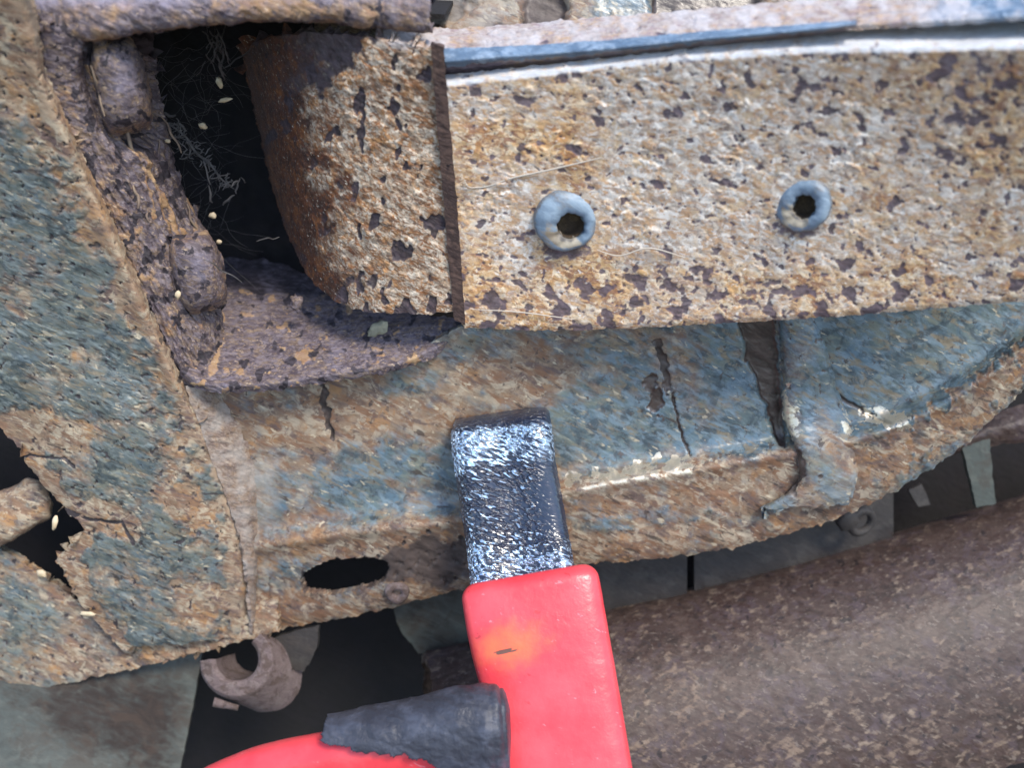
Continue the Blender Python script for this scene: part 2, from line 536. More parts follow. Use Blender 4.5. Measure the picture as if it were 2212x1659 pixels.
RUST_TAN = [(206, 192, 174), (184, 168, 152), (224, 217, 206), (210, 182, 144), (160, 140, 126), (234, 227, 216), (192, 152, 114)]
M_beam = layered('speckled_rust', RUST_TAN, B=[(214, 176, 128), (198, 146, 92), (230, 204, 166), (206, 164, 112), (164, 116, 78), (234, 214, 182), (146, 106, 84)], roughB=0.85, pit_shade=(84, 70, 78), dust_light=(212, 216, 220), k=1.0, sc=1.2, bump=1.5, fleck=0.4, fleck_col=(240, 234, 224), grain=0.14, soft=0.4, psoft=0.14, streak=(-10, 0.5))
M_end = layered('crumbling_rust', [(184, 160, 134), (150, 124, 100), (206, 190, 168), (180, 132, 84), (112, 86, 70), (214, 200, 180), (140, 92, 54)], B=[(80, 50, 34), (112, 66, 38), (58, 40, 34), (138, 86, 46), (84, 60, 52), (102, 58, 34)], roughB=0.8, pit_shade=(60, 49, 56), k=0.92, psoft=0.1, soft=0.3, sc=1.5, bump=6, fleck=0.4, fleck_col=(222, 212, 192), grain=0.4)
M_paint = layered('flaking_blue_grey_paint', [(150, 126, 102), (116, 92, 78), (174, 150, 122), (166, 124, 82), (104, 84, 78), (182, 166, 142), (136, 98, 70)],
                  B=[(104, 120, 120), (82, 98, 104), (128, 134, 122), (98, 124, 140), (142, 128, 104), (68, 82, 90), (122, 142, 152)], pit_shade=(70, 55, 47), dust_light=(200, 190, 176), sc=0.65, bump=1.6, fleck=0.35, dark_fleck=0.3, roughA=0.7, roughB=0.33, specB=0.7, grain=0.16, soft=0.42)
M_bracket = layered('flaking_grey_paint', [(156, 132, 106), (122, 100, 86), (180, 158, 132), (176, 134, 90), (108, 88, 84), (190, 174, 148), (142, 110, 86)],
                    B=[(106, 114, 108), (84, 94, 94), (130, 132, 118), (100, 114, 120), (142, 130, 108), (72, 82, 84), (122, 132, 130)], pit_shade=(58, 50, 52), dust_light=(200, 172, 142), sc=0.75, bump=1.5, fleck=0.35, dark_fleck=0.4, roughB=0.45, grain=0.22, soft=0.3)
M_purple = layered('purple_scale_rust', [(98, 86, 90), (74, 63, 67), (124, 112, 120), (110, 92, 84), (150, 128, 106), (84, 72, 80), (136, 124, 128)], B=[(170, 136, 100), (196, 164, 124), (160, 122, 88)], roughB=0.85, pit_shade=(48, 40, 46), dust_light=(168, 160, 178), sc=1.4, bump=3, fleck=0.5, fleck_col=(206, 180, 150), grain=0.2, soft=0.25, roughA=0.65)
M_tube = layered('brown_pipe_rust', [(94, 76, 68), (72, 57, 50), (112, 92, 82), (102, 85, 86), (84, 63, 55)], B=[(150, 128, 110), (172, 152, 132), (130, 108, 94)], roughB=0.65, pit_shade=(64, 50, 48), sc=0.9, bump=0.9, fleck=0.55, fleck_col=(150, 134, 122), roughA=0.54, specB=0.42, grain=0.2, soft=0.26, k=0.54, dark_fleck=0.05)
M_ledge = layered('dusty_metal', [(190, 172, 160), (150, 132, 124), (208, 196, 190), (204, 170, 136), (172, 150, 150)], B=[(104, 128, 152), (134, 158, 182), (160, 180, 200)], pit_shade=(110, 96, 108), dust_light=(232, 226, 226), sc=1.3, bump=5, roughB=0.3, grain=0.24, soft=0.3)
M_dull = layered('dull_grey_paint', [(86, 92, 86), (72, 76, 70), (100, 104, 96), (82, 80, 72)], B=[(48, 38, 32), (70, 56, 46), (56, 46, 40)], roughB=0.8, pit_shade=(46, 40, 38), sc=0.9, bump=1.5, roughA=0.6, grain=0.14, soft=0.45, k=0.72)
M_dim = layered('dark_grey_brown', [(52, 48, 46), (70, 66, 62), (62, 56, 52)], B=[(40, 34, 32), (50, 42, 38)], pit_shade=(46, 40, 38), sc=1.0, bump=2, roughA=0.7, grain=0.2)  # darker grey brown for small parts and panels below the rail
M_dark = layered('painted_shade_black', [(22, 17, 17), (30, 23, 23), (26, 20, 24)], pit_shade=(16, 13, 13), dust_light=(40, 34, 34), sc=1.0, bump=3, k=0.6, grain=0.3)  # near black, so deep shade is put into the colour
M_eye = layered('brown_bush_rust', [(142, 124, 122), (120, 102, 100), (156, 140, 136), (112, 94, 86)], k=0.55, pit_shade=(56, 44, 44), sc=2, bump=1.5, grain=0.25)
M_bore = layered('rivet_bore', [(74, 60, 46), (90, 74, 54)], pit_shade=(40, 34, 30), sc=3, bump=2, k=1.0)
M_zinc = layered('dull_zinc', [(136, 156, 174), (118, 138, 156), (156, 176, 192)], B=[(190, 178, 156), (168, 152, 128)], pit_shade=(104, 98, 92), dust_light=(196, 190, 178), sc=1.2, bump=1.5, roughA=0.4, grain=0.1)

def simple(name, c, rough, k=0.9, bump=0, bs=8, spec=0.5, c2=None, nsc=2.0, streak=False, coat=0):
    n = NT(name)
    col = n.mix(n.step(n.noise(nsc, 6, 0.6), 0.35, 0.7), srgb(c, k), srgb(c2 or c, k))
    n.put(n.b.inputs['Base Color'], col)
    n.b.inputs['Roughness'].default_value = rough
    n.b.inputs['Specular IOR Level'].default_value = spec
    n.b.inputs['Coat Weight'].default_value = coat
    if bump:
        n.L(n.bump(n.noise(bs, 4, 0.6, 0, n.st if streak else None), bump), n.b.inputs['Normal'])
    return n
M_seed = simple('straw', (226, 208, 176), 0.7, c2=(190, 168, 130)).m
M_web = simple('grey_fibre', (140, 136, 134), 0.8, c2=(90, 88, 88), k=0.45).m
M_hair = simple('pale_fibre', (206, 196, 180), 0.7).m

# red plastic: dirt scuffs, tiny nicks, a painted orange highlight
n = NT('red_plastic')
base = n.mix(n.step(n.noise(0.8, 5, 0.6), 0.3, 0.75), srgb((234, 66, 76), 0.95), srgb((240, 88, 96), 0.95))
scuff = n.step(n.noise(7, 3, 0.6, 0.2, n.mapping(n.st, loc=(3, 1, 8))), 0.66, 0.74)
base = n.mix(n.math('MULTIPLY', scuff, 0.6), base, srgb((246, 150, 158), 0.9))
nick = n.step(n.noise(4.5, 4, 0.65, 0.4, n.mapping(n.st, loc=(13, 4, 2))), 0.66, 0.70)
base = n.mix(n.math('MULTIPLY', nick, 0.5), base, srgb((150, 40, 46), 0.8))
base = n.mix(n.step(n.math('ADD', n.attr('m'), n.math('MULTIPLY', n.math('SUBTRACT', n.noise(3, 5), 0.5), 0.7)), 0.15, 0.9), base, srgb((250, 112, 74), 0.95))  # soft orange highlight painted into the plastic colour
base = n.mix(n.step(n.attr('pit_shade'), 0.3, 0.7), base, srgb((120, 84, 70), 0.8))
n.put(n.b.inputs['Base Color'], base)
n.b.inputs['Roughness'].default_value = 0.3
n.L(n.bump(n.noise(5, 4, 0.6), 1.2), n.b.inputs['Normal'])
M_red = n.m

# black crinkle paint: short slanted wrinkles, glossy, with sky highlights painted on the crests
n = NT('black_crinkle_paint')
cv = n.mapping(n.mapping(n.co, rot=(0, math.radians(-27), 0)), sc=(0.2, 1, 1))
cr = n.noise(15, 2, 0.5, 0.3, cv)
smooth = n.attr('m')
painted_sheen = n.attr('painted_sheen')
hh = n.math('MULTIPLY', n.step(cr, 0.42, 0.62), n.lin(smooth, 0, 1, 1, 0.1))
crest = n.math('MULTIPLY', n.step(n.math('ADD', cr, n.math('MULTIPLY', painted_sheen, 0.22)), 0.60, 0.74), n.lin(smooth, 0, 0.8, 1, 0.0))  # pale crest streaks are painted sky reflections
col = n.mix(crest, srgb((26, 40, 66), 0.65), srgb((196, 224, 252), 1.0))
n.put(n.b.inputs['Base Color'], col)
n.put(n.b.inputs['Roughness'], n.lin(crest, 0, 1, 0.28, 0.26))
n.put(n.b.inputs['Metallic'], n.math('MULTIPLY', crest, 0.85))
n.b.inputs['Coat Weight'].default_value = 1.0
n.b.inputs['Coat Roughness'].default_value = 0.12
n.b.inputs['Coat IOR'].default_value = 1.5
n.b.inputs['Specular IOR Level'].default_value = 0.5
nb = n.bump(hh, 3.4, 1.0)
n.L(nb, n.b.inputs['Normal']); n.L(nb, n.b.inputs['Coat Normal'])
M_blade = n.m

# worn black rubber
n = NT('black_rubber')
rn = n.noise(1.6, 7, 0.65, 0.5)
col = n.mix(n.step(rn, 0.4, 0.7), srgb((58, 60, 70), 0.8), srgb((86, 90, 104), 0.8))
sc_ = n.step(n.noise(6, 4, 0.6, 0.4, n.st), 0.66, 0.75)
col = n.mix(n.math('MULTIPLY', sc_, 0.4), col, srgb((120, 124, 138), 0.8))
n.put(n.b.inputs['Base Color'], col)
n.b.inputs['Roughness'].default_value = 0.45
n.L(n.bump(n.math('ADD', rn, n.math('MULTIPLY', n.noise(9, 4), 0.3)), 6), n.b.inputs['Normal'])
M_rubber = n.m

def zero(X): return np.zeros_like(X)

# ------------------------------------------------------------------ setting: ground, and a dark backing added to blacken the gaps
g = link_mesh('ground', np.array([(-60, -60, 0), (60, -60, 0), (60, 60, 0), (-60, 60, 0)], dtype=float), np.array([[0, 1, 2, 3]]),
              layered('oily_ground', [(70, 66, 62), (90, 84, 78), (80, 74, 70)], sc=0.6, bump=4, k=0.6), None, smooth=False)
g['kind'] = 'structure'

under = sheet('dark_backing', M_dark, None, [[(-900, -150, 560), (900, -120, 820), (3200, -150, 700)],
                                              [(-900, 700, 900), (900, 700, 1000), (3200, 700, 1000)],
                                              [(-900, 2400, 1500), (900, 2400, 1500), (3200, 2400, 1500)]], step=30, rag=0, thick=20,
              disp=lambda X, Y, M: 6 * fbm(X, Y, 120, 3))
tag(under, 'black backing added deep behind all the rusty metal to darken the gaps', 'added dark backing')

def sl(x):
    return -0.21 * max(0, x - 1050)

def vd(y, off=0.0):
    return 0.55 * (y - 400) + off           # depth of an upright surface seen from 30 degrees above

# ------------------------------------------------------------------ upper beam
beam = thing('box_beam', 'wide tan rusty beam with dark speckles and two hollow rivets', 'beam', (1500, 720, 190))
BX = [952, 1200, 1500, 1750, 2000, 2300, 2850]
btop = [180, 152, 122, 106, 101, 94, 80]
bbot = [708, 713, 701, 687, 668, 640, 580]
bback = [163, 136, 102, 72, 56, 34, -6]
bxb = [1003, 1215, 1505, 1752, 2000, 2300, 2850]
net = [[(x, y, sl(x) + vd(yt, -6) + 1.75 * (yt - y)) for x, y, yt in zip(BX, bback, btop)],
       [(x, y, sl(x) + vd(y, -6) + 4) for x, y in zip(BX, btop)],
       [(x, y + 9, sl(x) + vd(y + 9, -6)) for x, y in zip(BX, btop)],
       [(x, y - 10, sl(x) + vd(y - 10, -6)) for x, y in zip(bxb, bbot)],
       [(x, y, sl(x) + vd(y, -6) + 5) for x, y in zip(bxb, bbot)]]
def beam_masks(X, Y):
    lo = sstep(500, 620, Y - 0.02 * (1500 - X)) * (1 - 0.45 * sstep(1750, 2100, X))
    rr = sstep(1850, 2080, X) * (1 - sstep(330, 430, Y))
    top = 1 - sstep(175, 260, Y)
    dens = 0.21 + 0.36 * lo + 0.28 * rr + 0.18 * top + 0.2 * (1 - sstep(470, 560, Y)) * sstep(1150, 1000, X) * 0
    u, v = diag(X, Y, 8, 1.25)
    nn = fbm(u, v, 40, 11, 4, 0.5)
    th = 0.58 - 0.68 * dens
    n2 = fbm(u + 300, v, 24, 17, 3, 0.45)
    pit_shade = np.maximum(sstep(th - 0.14, th + 0.2, nn), sstep(0.46 - 0.3 * dens, 0.78 - 0.3 * dens, n2) * 0.85)
    n3 = fbm(u + 700, v + 90, 15, 27, 2, 0.4)
    pit_shade = np.maximum(pit_shade, 0.75 * sstep(0.64 - 0.3 * dens, 0.86 - 0.3 * dens, n3))
    tone = 0.34 + 0.75 * fbm(X, Y, 130, 21, 5, 0.6) + 0.22 * lo + 0.25 * rr + 0.2 * sstep(1350, 1050, X) - 0.30 * sstep(1200, 1500, X) * (1 - sstep(1750, 1900, X)) * (1 - lo)
    tone += 0.7 * blob(X, Y, 1255, 575, 80, 60, 30, 4, 0.6, 0.5) + 0.6 * blob(X, Y, 1130, 300, 110, 34, 8, 5, 0.6, 0.5)
    # ledge along the top edge
    ye = np.interp(X, BX, btop)
    dust_light = (1 - sstep(ye + 2, ye + 16, Y)) * (0.72 + 0.5 * fbm(X / 2, Y, 14, 7)) + 0.25 * (1 - sstep(ye + 10, ye + 60, Y)) * fbm(X, Y, 30, 8) + 0.22 * sstep(1500, 2200, X) * (1 - sstep(ye + 20, ye + 240, Y))  # ledge dust; last term paints pale haze over the upper right
    pit_shade = pit_shade * (1 - sstep(0.4, 0.8, dust_light))
    for cx, cy, r in ((1225, 478, 66), (1735, 440, 58)):
        rr_ = np.hypot(X - cx, Y - cy)
        pit_shade = np.maximum(pit_shade, 0.8 * blob(X, Y, cx - 10, cy + r * 0.95, r * 0.8, r * 0.28, 6, 31, 0.7, 0.5))
    s1, c1 = scales(X, Y, 26, 201, 1.5); s2, c2 = scales(X, Y, 13, 203, 1.6)
    blur = 0.25 + 0.9 * sstep(-0.15, 0.5, fbm(X, Y, 95, 207, 4))
    return {'pit_shade': pit_shade, 'm': tone, 'dust_light': dust_light, 'cell': (0.40 * c1 + 0.35 * c2) * blur, 'sc1': s1 * blur, 'sc2': s2 * blur}
def beam_disp(X, Y, M):
    c = crumbs(X, Y, 9, 4)
    h = 2.4 * flakes(X, Y, 60, 5, 9) + 0.3 * c + 2.1 * M['sc1'] + 0.7 * M['sc2'] - 1.8 * M['pit_shade']
    return h * (1 - 0.75 * sstep(0.5, 0.9, M['dust_light'])) + 2 * fbm(X, Y, 200, 6)
sheet('front_plate', M_beam, beam, net, step=2.4, disp=beam_disp, masks=beam_masks, thick=26, rag=3.0, cub=(False, True), seed=3,
      keep=lambda X, Y, D: (np.hypot(X - 1232, Y - 486) > 35) & (np.hypot(X - 1739, Y - 446) > 30))

# rolled end of the beam
bot = [(988, 672, 144), (940, 677, 146), (870, 678, 156), (800, 674, 176), (735, 656, 212), (690, 624, 262), (652, 573, 330), (612, 480, 450), (570, 330, 650)]
topc = [(934, 104, -150), (900, 98, -149), (830, 84, -140), (760, 76, -120), (690, 70, -86), (630, 72, -34), (580, 80, 40), (545, 95, 150), (525, 130, 340)]
rows = []
for t in np.linspace(0, 1, 6):
    rows.append([tuple(np.array(a) * (1 - t) + np.array(b) * t) for a, b in zip(topc, bot)])
def end_masks(X, Y):
    xl = np.interp(Y, [70, 250, 430, 560, 640], [640, 690, 730, 720, 740])
    side = 1 - sstep(-90, 90, X - xl + 110 * fbm(X, Y, 80, 13, 5, 0.6))
    u, v = diag(X, Y, 60, 1.6)
    nn = fbm(u, v, 40, 15, 3)
    pit_shade = sstep(0.34, 0.46, nn) + sstep(0.2, 0.5, (1 - sstep(100, 330, Y + 0.9 * (X - 700))) + 0.5 * fbm(X, Y, 45, 19, 4) - 0.35) * 0.9
    pit_shade = pit_shade + sstep(0.10, 0.22, nn) * sstep(560, 640, Y)
    pale = sstep(120, 60, Y - 20 * fbm(X, Y, 30, 2)) * sstep(780, 850, X) * 1.2
    s1, c1 = scales(X, Y, 22, 211, 1.4, 30); s2, c2 = scales(X, Y, 12, 213, 1.5, 20)
    return {'cell': (0.5 * c1 + 0.5 * c2) * (1 - 0.6 * side), 'sc1': s1, 'sc2': s2, 'pit_shade': np.clip(pit_shade * (1 - 0.6 * side), 0, 1) * (1 - np.clip(pale, 0, 1)), 'm': side, 'dust_light': pale}
def end_disp(X, Y, M):
    c = crumbs(X, Y, 11, 24, 1.9)
    return (0.5 * c + 2.6 * M['sc1'] + 1.2 * M['sc2'] + 4 * flakes(X, Y, 70, 5, 29)) * (1 - 0.65 * M['m']) - 5 * M['pit_shade'] + 3 * fbm(X, Y, 160, 4)
sheet('rolled_end', M_end, beam, rows, step=2.5, disp=end_disp, masks=end_masks, thick=30, rag=4, seed=8)

# seam strip between the rolled end and the plate
net = [[(930, 92, vd(92, -8)), (957, 100, vd(100, -8))], [(955, 400, vd(400, -10)), (984, 402, vd(402, -10))], [(980, 690, vd(690, -8)), (1006, 702, vd(702, -8))]]
sheet('seam_strip', layered('seam_rust', [(66, 50, 46), (88, 68, 60), (100, 78, 68)], pit_shade=(48, 38, 38), sc=2, bump=3), beam, net, step=3,
      disp=lambda X, Y, M: 2 * crumbs(X, Y, 10, 3) + 2 * fbm(X, Y, 40, 5), rag=1.5, thick=14)

# inner blue strip and upper ledge
ix = [948, 1150, 1300, 1500, 1750, 1850]
iy0 = [104, 96, 86, 68, 50, 42]
iy1 = [166, 144, 130, 106, 78, 62]
net = [[(x, y, sl(x) + vd(y, 34)) for x, y in zip(ix, iy0)],
       [(x, y * 0.55 + z * 0.45, sl(x) + vd(y, 14)) for x, y, z in zip(ix, iy0, iy1)],
       [(x, y * 0.35 + z * 0.65, sl(x) + vd(y, 34)) for x, y, z in zip(ix, iy0, iy1)],
       [(x, z, sl(x) + vd(z, 52)) for x, y, z in zip(ix, iy0, iy1)]]
def strip_masks(X, Y):
    y0 = np.interp(X, ix, iy0); y1 = np.interp(X, ix, iy1)
    t = (Y - y0) / (y1 - y0)
    lowr = sstep(0.55, 0.75, t + 0.15 * fbm(X, Y, 25, 3))
    return {'m': 1 - lowr, 'pit_shade': lowr * 0.85 * sstep(1100, 1000, X) + lowr * 0.5, 'dust_light': zero(X) + 0.1}
sheet('inner_strip', M_ledge, beam, net, step=3, disp=lambda X, Y, M: 2 * fbm(X, Y, 30, 5) * M['pit_shade'], masks=strip_masks, thick=10, rag=1.5)

lx = [826, 950, 1150, 1300, 1618, 1900, 2300, 2850]
ly0 = [62, 62, 48, 36, 9, -20, -54, -104]
ly1 = [92, 110, 102, 90, 61, 51, 28, -8]
net = [[(x, y, sl(x) + vd(z, 34) + 1.75 * (z - y)) for x, y, z in zip(lx, ly0, ly1)],
       [(x, z - 6, sl(x) + vd(z, 34) + 6) for x, y, z in zip(lx, ly0, ly1)],
       [(x, z, sl(x) + vd(z, 34)) for x, y, z in zip(lx, ly0, ly1)],
       [(x, z + 10, sl(x) + vd(z + 10, 36)) for x, y, z in zip(lx, ly0, ly1)]]
def ledge_masks(X, Y):
    nn = fbm(X / 1.8, Y, 17, 33, 3)
    y1 = np.interp(X, lx, ly1)
    return {'m': sstep(1850, 2200, X + 120 * fbm(X, Y, 60, 4)) * 0.9 + 0.25 * fbm(X, Y, 80, 3), 'pit_shade': sstep(0.4, 0.62, nn) * 0.55 + 0.4 * sstep(y1 - 16, y1 - 8, Y) * sstep(0, 0.4, fbm(X, Y, 30, 6)),
            'dust_light': 0.46 + 0.5 * fbm(X, Y, 60, 5) + 0.25 * fbm(X / 2, Y, 16, 6)}
sheet('upper_ledge', M_ledge, beam, net, step=2.8, disp=lambda X, Y, M: 3 * flakes(X, Y, 40, 4, 3) + 1.6 * crumbs(X, Y, 10, 5) - 4 * M['pit_shade'], masks=ledge_masks, thick=14, rag=4, cub=(False, True), seed=14)

# hollow rivets
AX = Vector((0, -1, 0))
def rivet(cx, cy, R, r, tilt, off, seed):
    z = vd(cy, -10) + sl(cx)
    prof = [(R * 1.03, -12), (R * 1.03, 2), (R * 1.0, R * .10), (R * 0.94, R * .19), (R * 0.84, R * .27), (R * 0.74, R * .31), (R * .64, R * .31), (r * 1.12, R * .27), (r * 1.02, R * .18), (r * 0.97, 0), (r * 0.95, -30)]
    ph = seed * 2.3
    c = np.array(W(cx, cy, z)); ax = (AX + Vector(tilt)).normalized()
    q = ax.to_track_quat('Z', 'Y')
    e1, e2, ez = (np.array(q @ Vector(v)) for v in ((1, 0, 0), (0, 1, 0), (0, 0, 1)))
    dn = -np.array((0, 0, 1.0)); rx_ = np.array((1.0, 0, 0))
    sc = S * (F + z) / F
    n = 72
    V = []; mm = []; pp = []
    for k, (rr, hh) in enumerate(prof):
        wgt = min(1, max(0, (k - 2) / 5))
        for t in np.linspace(0, 2 * math.pi, n, endpoint=False):
            dirn = e1 * math.cos(t) + e2 * math.sin(t)
            low = max(0.0, float(dirn @ (dn * 0.8 - rx_ * 0.5)))          # how far round to the torn lower lip
            wv = 0.03 * math.sin(2 * t + ph) + 0.02 * math.sin(5 * t + ph * 2) + 0.02 * math.sin(11 * t)
            f = rr * (1 + wv * (1.6 if k > 5 else 0.5))
            h = hh * (1 - 0.62 * low ** 1.5 * (1 if 1 < k < 9 else 0)) + (2.0 * math.sin(9 * t + ph) * low if 4 < k < 9 else 0)
            V.append(c + (dirn * f + ez * h + (dn * off[1] + rx_ * off[0]) * wgt) * sc)
            mm.append(low * 1.0 * (1 if k > 4 else 0.5)); pp.append(0.7 * low if 6 < k < 9 else (0.5 if k < 3 else 0.22 * (1 + math.sin(3 * t + ph))))
    Q = [(k * n + j, k * n + (j + 1) % n, (k + 1) * n + (j + 1) % n, (k + 1) * n + j) for k in range(len(prof) - 1) for j in range(n)]
    o = link_mesh('hollow_rivet', np.array(V), np.array(Q), M_zinc, beam, {'m': np.array(mm), 'pit_shade': np.array(pp)})
    c2 = (cx + off[0], cy + off[1] * 0.87, z)
    lathe('bore', M_bore, o, c2, ax, [(r * 0.99, 0), (r * 0.97, -16), (r * 0.9, -40), (r * .6, -46), (0.5, -44)], 32)
    return o
rivet(1222, 476, 66, 29, (0.08, 0, 0.12), (11, 11), 1)['label'] = 'larger blue grey hollow rivet with broken lower lip'
rivet(1735, 441, 57, 25, (-0.5, 0, 0.12), (4, 5), 2)['label'] = 'smaller blue grey hollow rivet further right'

# ------------------------------------------------------------------ cross member seen above the ledge
cm = sheet('cross_member', M_paint, None, [[(x, y, d) for x, d in ((680, 160), (1080, 150), (1420, 150), (1900, 150))] for y, d in ((-140, 150), (20, 150), (90, 200))],
           step=4, rag=0, thick=30,
           masks=lambda X, Y: {'m': sstep(1250, 1330, X) * (1 - sstep(1600, 1640, X)) + 0.3, 'pit_shade': sstep(1395, 1425, X + 14 * fbm(X, Y, 30, 3)) * (1 - sstep(1630, 1660, X)) * 1.0 + 0.9 * blob(X, Y, 1175, 20, 50, 60, 0, 4) + 0.6 * blob(X, Y, 900, 10, 120, 50, 0, 7), 'dust_light': 0.5 * blob(X, Y, 1000, 20, 90, 50, 0, 3)},
           disp=lambda X, Y, M: 6 * flakes(X, Y, 60, 5, 3) - 26 * M['pit_shade'])
tag(cm, 'brown and blue cross member behind the top ledge of the beam', 'cross member')

# ------------------------------------------------------------------ spring hanger bracket (purple scale rust)
hang = thing('hanger_bracket', 'purple brown scaly hanger bracket round a black pocket', 'bracket', (520, 825, 215))
Lp = [(78, 40, -195), (104, 170, -120), (196, 380, 0), (298, 605, 122), (352, 730, 190), (396, 832, 244)]
Mp = [(180, 66, -150), (206, 200, -70), (284, 400, 50), (368, 590, 160), (405, 715, 215), (440, 838, 262)]
Rp = [(330, 60, 20), (345, 190, 120), (392, 400, 240), (470, 560, 320), (478, 650, 330), (482, 760, 320)]
def side_masks(X, Y):
    pit_shade = sstep(0.1, 0.35, fbm(X, Y, 30, 41, 4)) * 0.8
    tan = 0.05 + 0.55 * fbm(X, Y, 45, 43, 4) + 0.3 * stroke(X, Y, [(130, 200), (260, 480), (360, 700)], 34, 3) + 0.25 * sstep(700, 820, Y)
    # a few pale fibrous ridges
    s = 0
    for k, (x0, y0, x1, y1, wd) in enumerate(((196, 150, 292, 345, 5), (210, 190, 240, 260, 5), (300, 330, 360, 500, 6), (330, 400, 380, 520, 5), (280, 300, 330, 470, 4), (400, 430, 420, 500, 4), (385, 500, 405, 620, 6))):
        s = s + stroke(X, Y, [(x0, y0), ((x0 + x1) / 2 + 4, (y0 + y1) / 2), (x1, y1)], wd, k, 0.4)
    pit_shade = np.maximum(pit_shade, 0.9 * blob(X, Y, 262, 105, 80, 46, -10, 6, 0.3, 0.3) + 0.8 * stroke(X, Y, [(215, 130), (225, 210), (300, 320)], 12, 7, 0.4))  # recess round the upper lug darkened in colour to deepen it
    return {'pit_shade': pit_shade * (1 - np.clip(s, 0, 1)), 'm': tan + 0.6 * np.clip(s, 0, 1), 'dust_light': 0.15 * np.clip(s, 0, 1) + 0.25 * stroke(X, Y, [(210, 90), (330, 300)], 40, 8)}
def side_disp(X, Y, M):
    a = math.radians(64)
    u = X * math.cos(a) + Y * math.sin(a); v = -X * math.sin(a) + Y * math.cos(a)
    ridge = 1 - np.abs(fbm(u / 5, v, 15, 45, 3)) * 2
    rec = blob(X, Y, 268, 190, 84, 132, -12, 5, 0.12, 0.2)
    return -34 * rec + 9 * stroke(X, Y, [(190, 110), (215, 210), (290, 345)], 10, 6, 0.4) + 9 * ridge * sstep(150, 260, X) + 1.5 * crumbs(X, Y, 13, 46) + 6 * flakes(X, Y, 70, 5, 47) + 6 * sstep(0.4, 0.9, M['m'])
sheet('side_plate', M_purple, hang, [[l, m_, r] for l, m_, r in zip(Lp, Mp, Rp)], step=2.6, disp=side_disp, masks=side_masks, thick=24, rag=6, seed=21)

def lug(cx, cy, w_, h_, ang, d, seed, lean):
    a = math.radians(ang)
    rows = []
    for v in np.linspace(-1, 1, 9):
        row = []
        for u in np.linspace(-1, 1, 9):
            rr = 1 - max(0, abs(v)) ** 3 * 0.35
            x = u * w_ * rr; y = v * h_
            px = cx + x * math.cos(a) - y * math.sin(a); py = cy + x * math.sin(a) + y * math.cos(a)
            dome = (1 - abs(u) ** 2.6) * (1 - abs(v) ** 4)
            row.append((px, py, d + 0.5 * (py - cy) + lean * u * w_ - 62 * dome ** 0.6))
        rows.append(row)
    def mk(X, Y):
        r = np.hypot((X - cx) / w_, (Y - cy) / h_)
        return {'pit_shade': 0.75 * sstep(0.1, 0.4, fbm(X, Y, 25, seed)), 'm': 0.05 + 0.35 * fbm(X, Y, 30, seed + 2) + 0.35 * sstep(0.75, 1.0, r), 'dust_light': 0.5 * (1 - sstep(0.2, 0.8, np.hypot((X - cx) / w_ - 0.1, (Y - cy) / h_ + 0.15)))}
    return sheet('raised_lug', M_purple, hang, rows, step=2.6, disp=lambda X, Y, M: 1.0 * crumbs(X, Y, 10, seed) + 4 * flakes(X, Y, 45, 5, seed), masks=mk, thick=20, rag=4, seed=seed)
lug(262, 185, 60, 104, -12, -20, 51, 0.5)
lug(428, 588, 56, 86, -14, 190, 53, 0.5)

bk = [(440, 560, 640), (560, 560, 640), (660, 590, 600), (780, 640, 480), (910, 680, 380), (1030, 690, 330)]
mdl = [(395, 700, 330), (500, 705, 360), (620, 716, 350), (790, 712, 320), (920, 704, 300), (1026, 700, 280)]
fr = [(388, 800, 212), (450, 830, 205), (560, 830, 205), (660, 818, 208), (880, 778, 222), (1012, 713, 262)]
fr2 = [(x, y + 16, d + 14) for x, y, d in fr]
def floor_masks(X, Y):
    pale = sstep(0.42, 0.5, fbm(X / 1.4, Y, 24, 61, 3)) + blob(X, Y, 468, 690, 17, 20, 0, 3) + stroke(X, Y, [(470, 700), (468, 745), (462, 800)], 14, 4, 0.6) + blob(X, Y, 660, 770, 25, 13, -10, 6)
    return {'pit_shade': 0.7 * sstep(0.15, 0.4, fbm(X, Y, 34, 63)) + 0.8 * sstep(650, 600, Y - 0.12 * (X - 500)), 'm': 0.1 * fbm(X, Y, 40, 3) + 0.9 * np.clip(pale, 0, 1), 'dust_light': 0.25 + 0.2 * fbm(X, Y, 50, 66)}
sheet('floor_plate', M_purple, hang, [bk, mdl, fr, fr2], step=2.6, disp=lambda X, Y, M: 1.2 * crumbs(X, Y, 11, 64) + 4 * flakes(X, Y, 50, 5, 65) + 3 * np.clip(M['m'], 0, 1), masks=floor_masks, thick=16, rag=5, cub=(False, True), seed=25)

rx = [70, 120, 200, 300, 420, 520, 640, 780, 930]
ry = [70, 66, 78, 62, 46, 38, 36, 48, 62]
net = [[(x, -70, -150 + 130) for x in rx], [(x, y * 0.3 - 10, -170) for x, y in zip(rx, ry)], [(x, y, -150) for x, y in zip(rx, ry)], [(x + 4, y + 8, -118) for x, y in zip(rx, ry)]]
def rim_masks(X, Y):
    return {'pit_shade': 0.7 * sstep(0.2, 0.5, fbm(X, Y, 38, 71, 4)) * sstep(0, 30, Y + 40) * (0.6 + 0.4 * sstep(600, 760, X)), 'm': 0.35 + 0.6 * fbm(X, Y, 60, 72, 4) + 0.5 * blob(X, Y, 590, 14, 120, 20, 3, 3), 'dust_light': 0.25 + 0.5 * (1 - sstep(-10, 34, Y + 20 * fbm(X, Y, 40, 5))) * (1 - sstep(330, 480, X) * 0.6)}
sheet('top_rim', M_purple, hang, net, step=2.8, disp=lambda X, Y, M: 9 * flakes(X, Y, 46, 5, 73) + 2.5 * crumbs(X, Y, 16, 74) + 5 * fbm(X, Y, 40, 75), masks=rim_masks, thick=16, rag=6, seed=27)
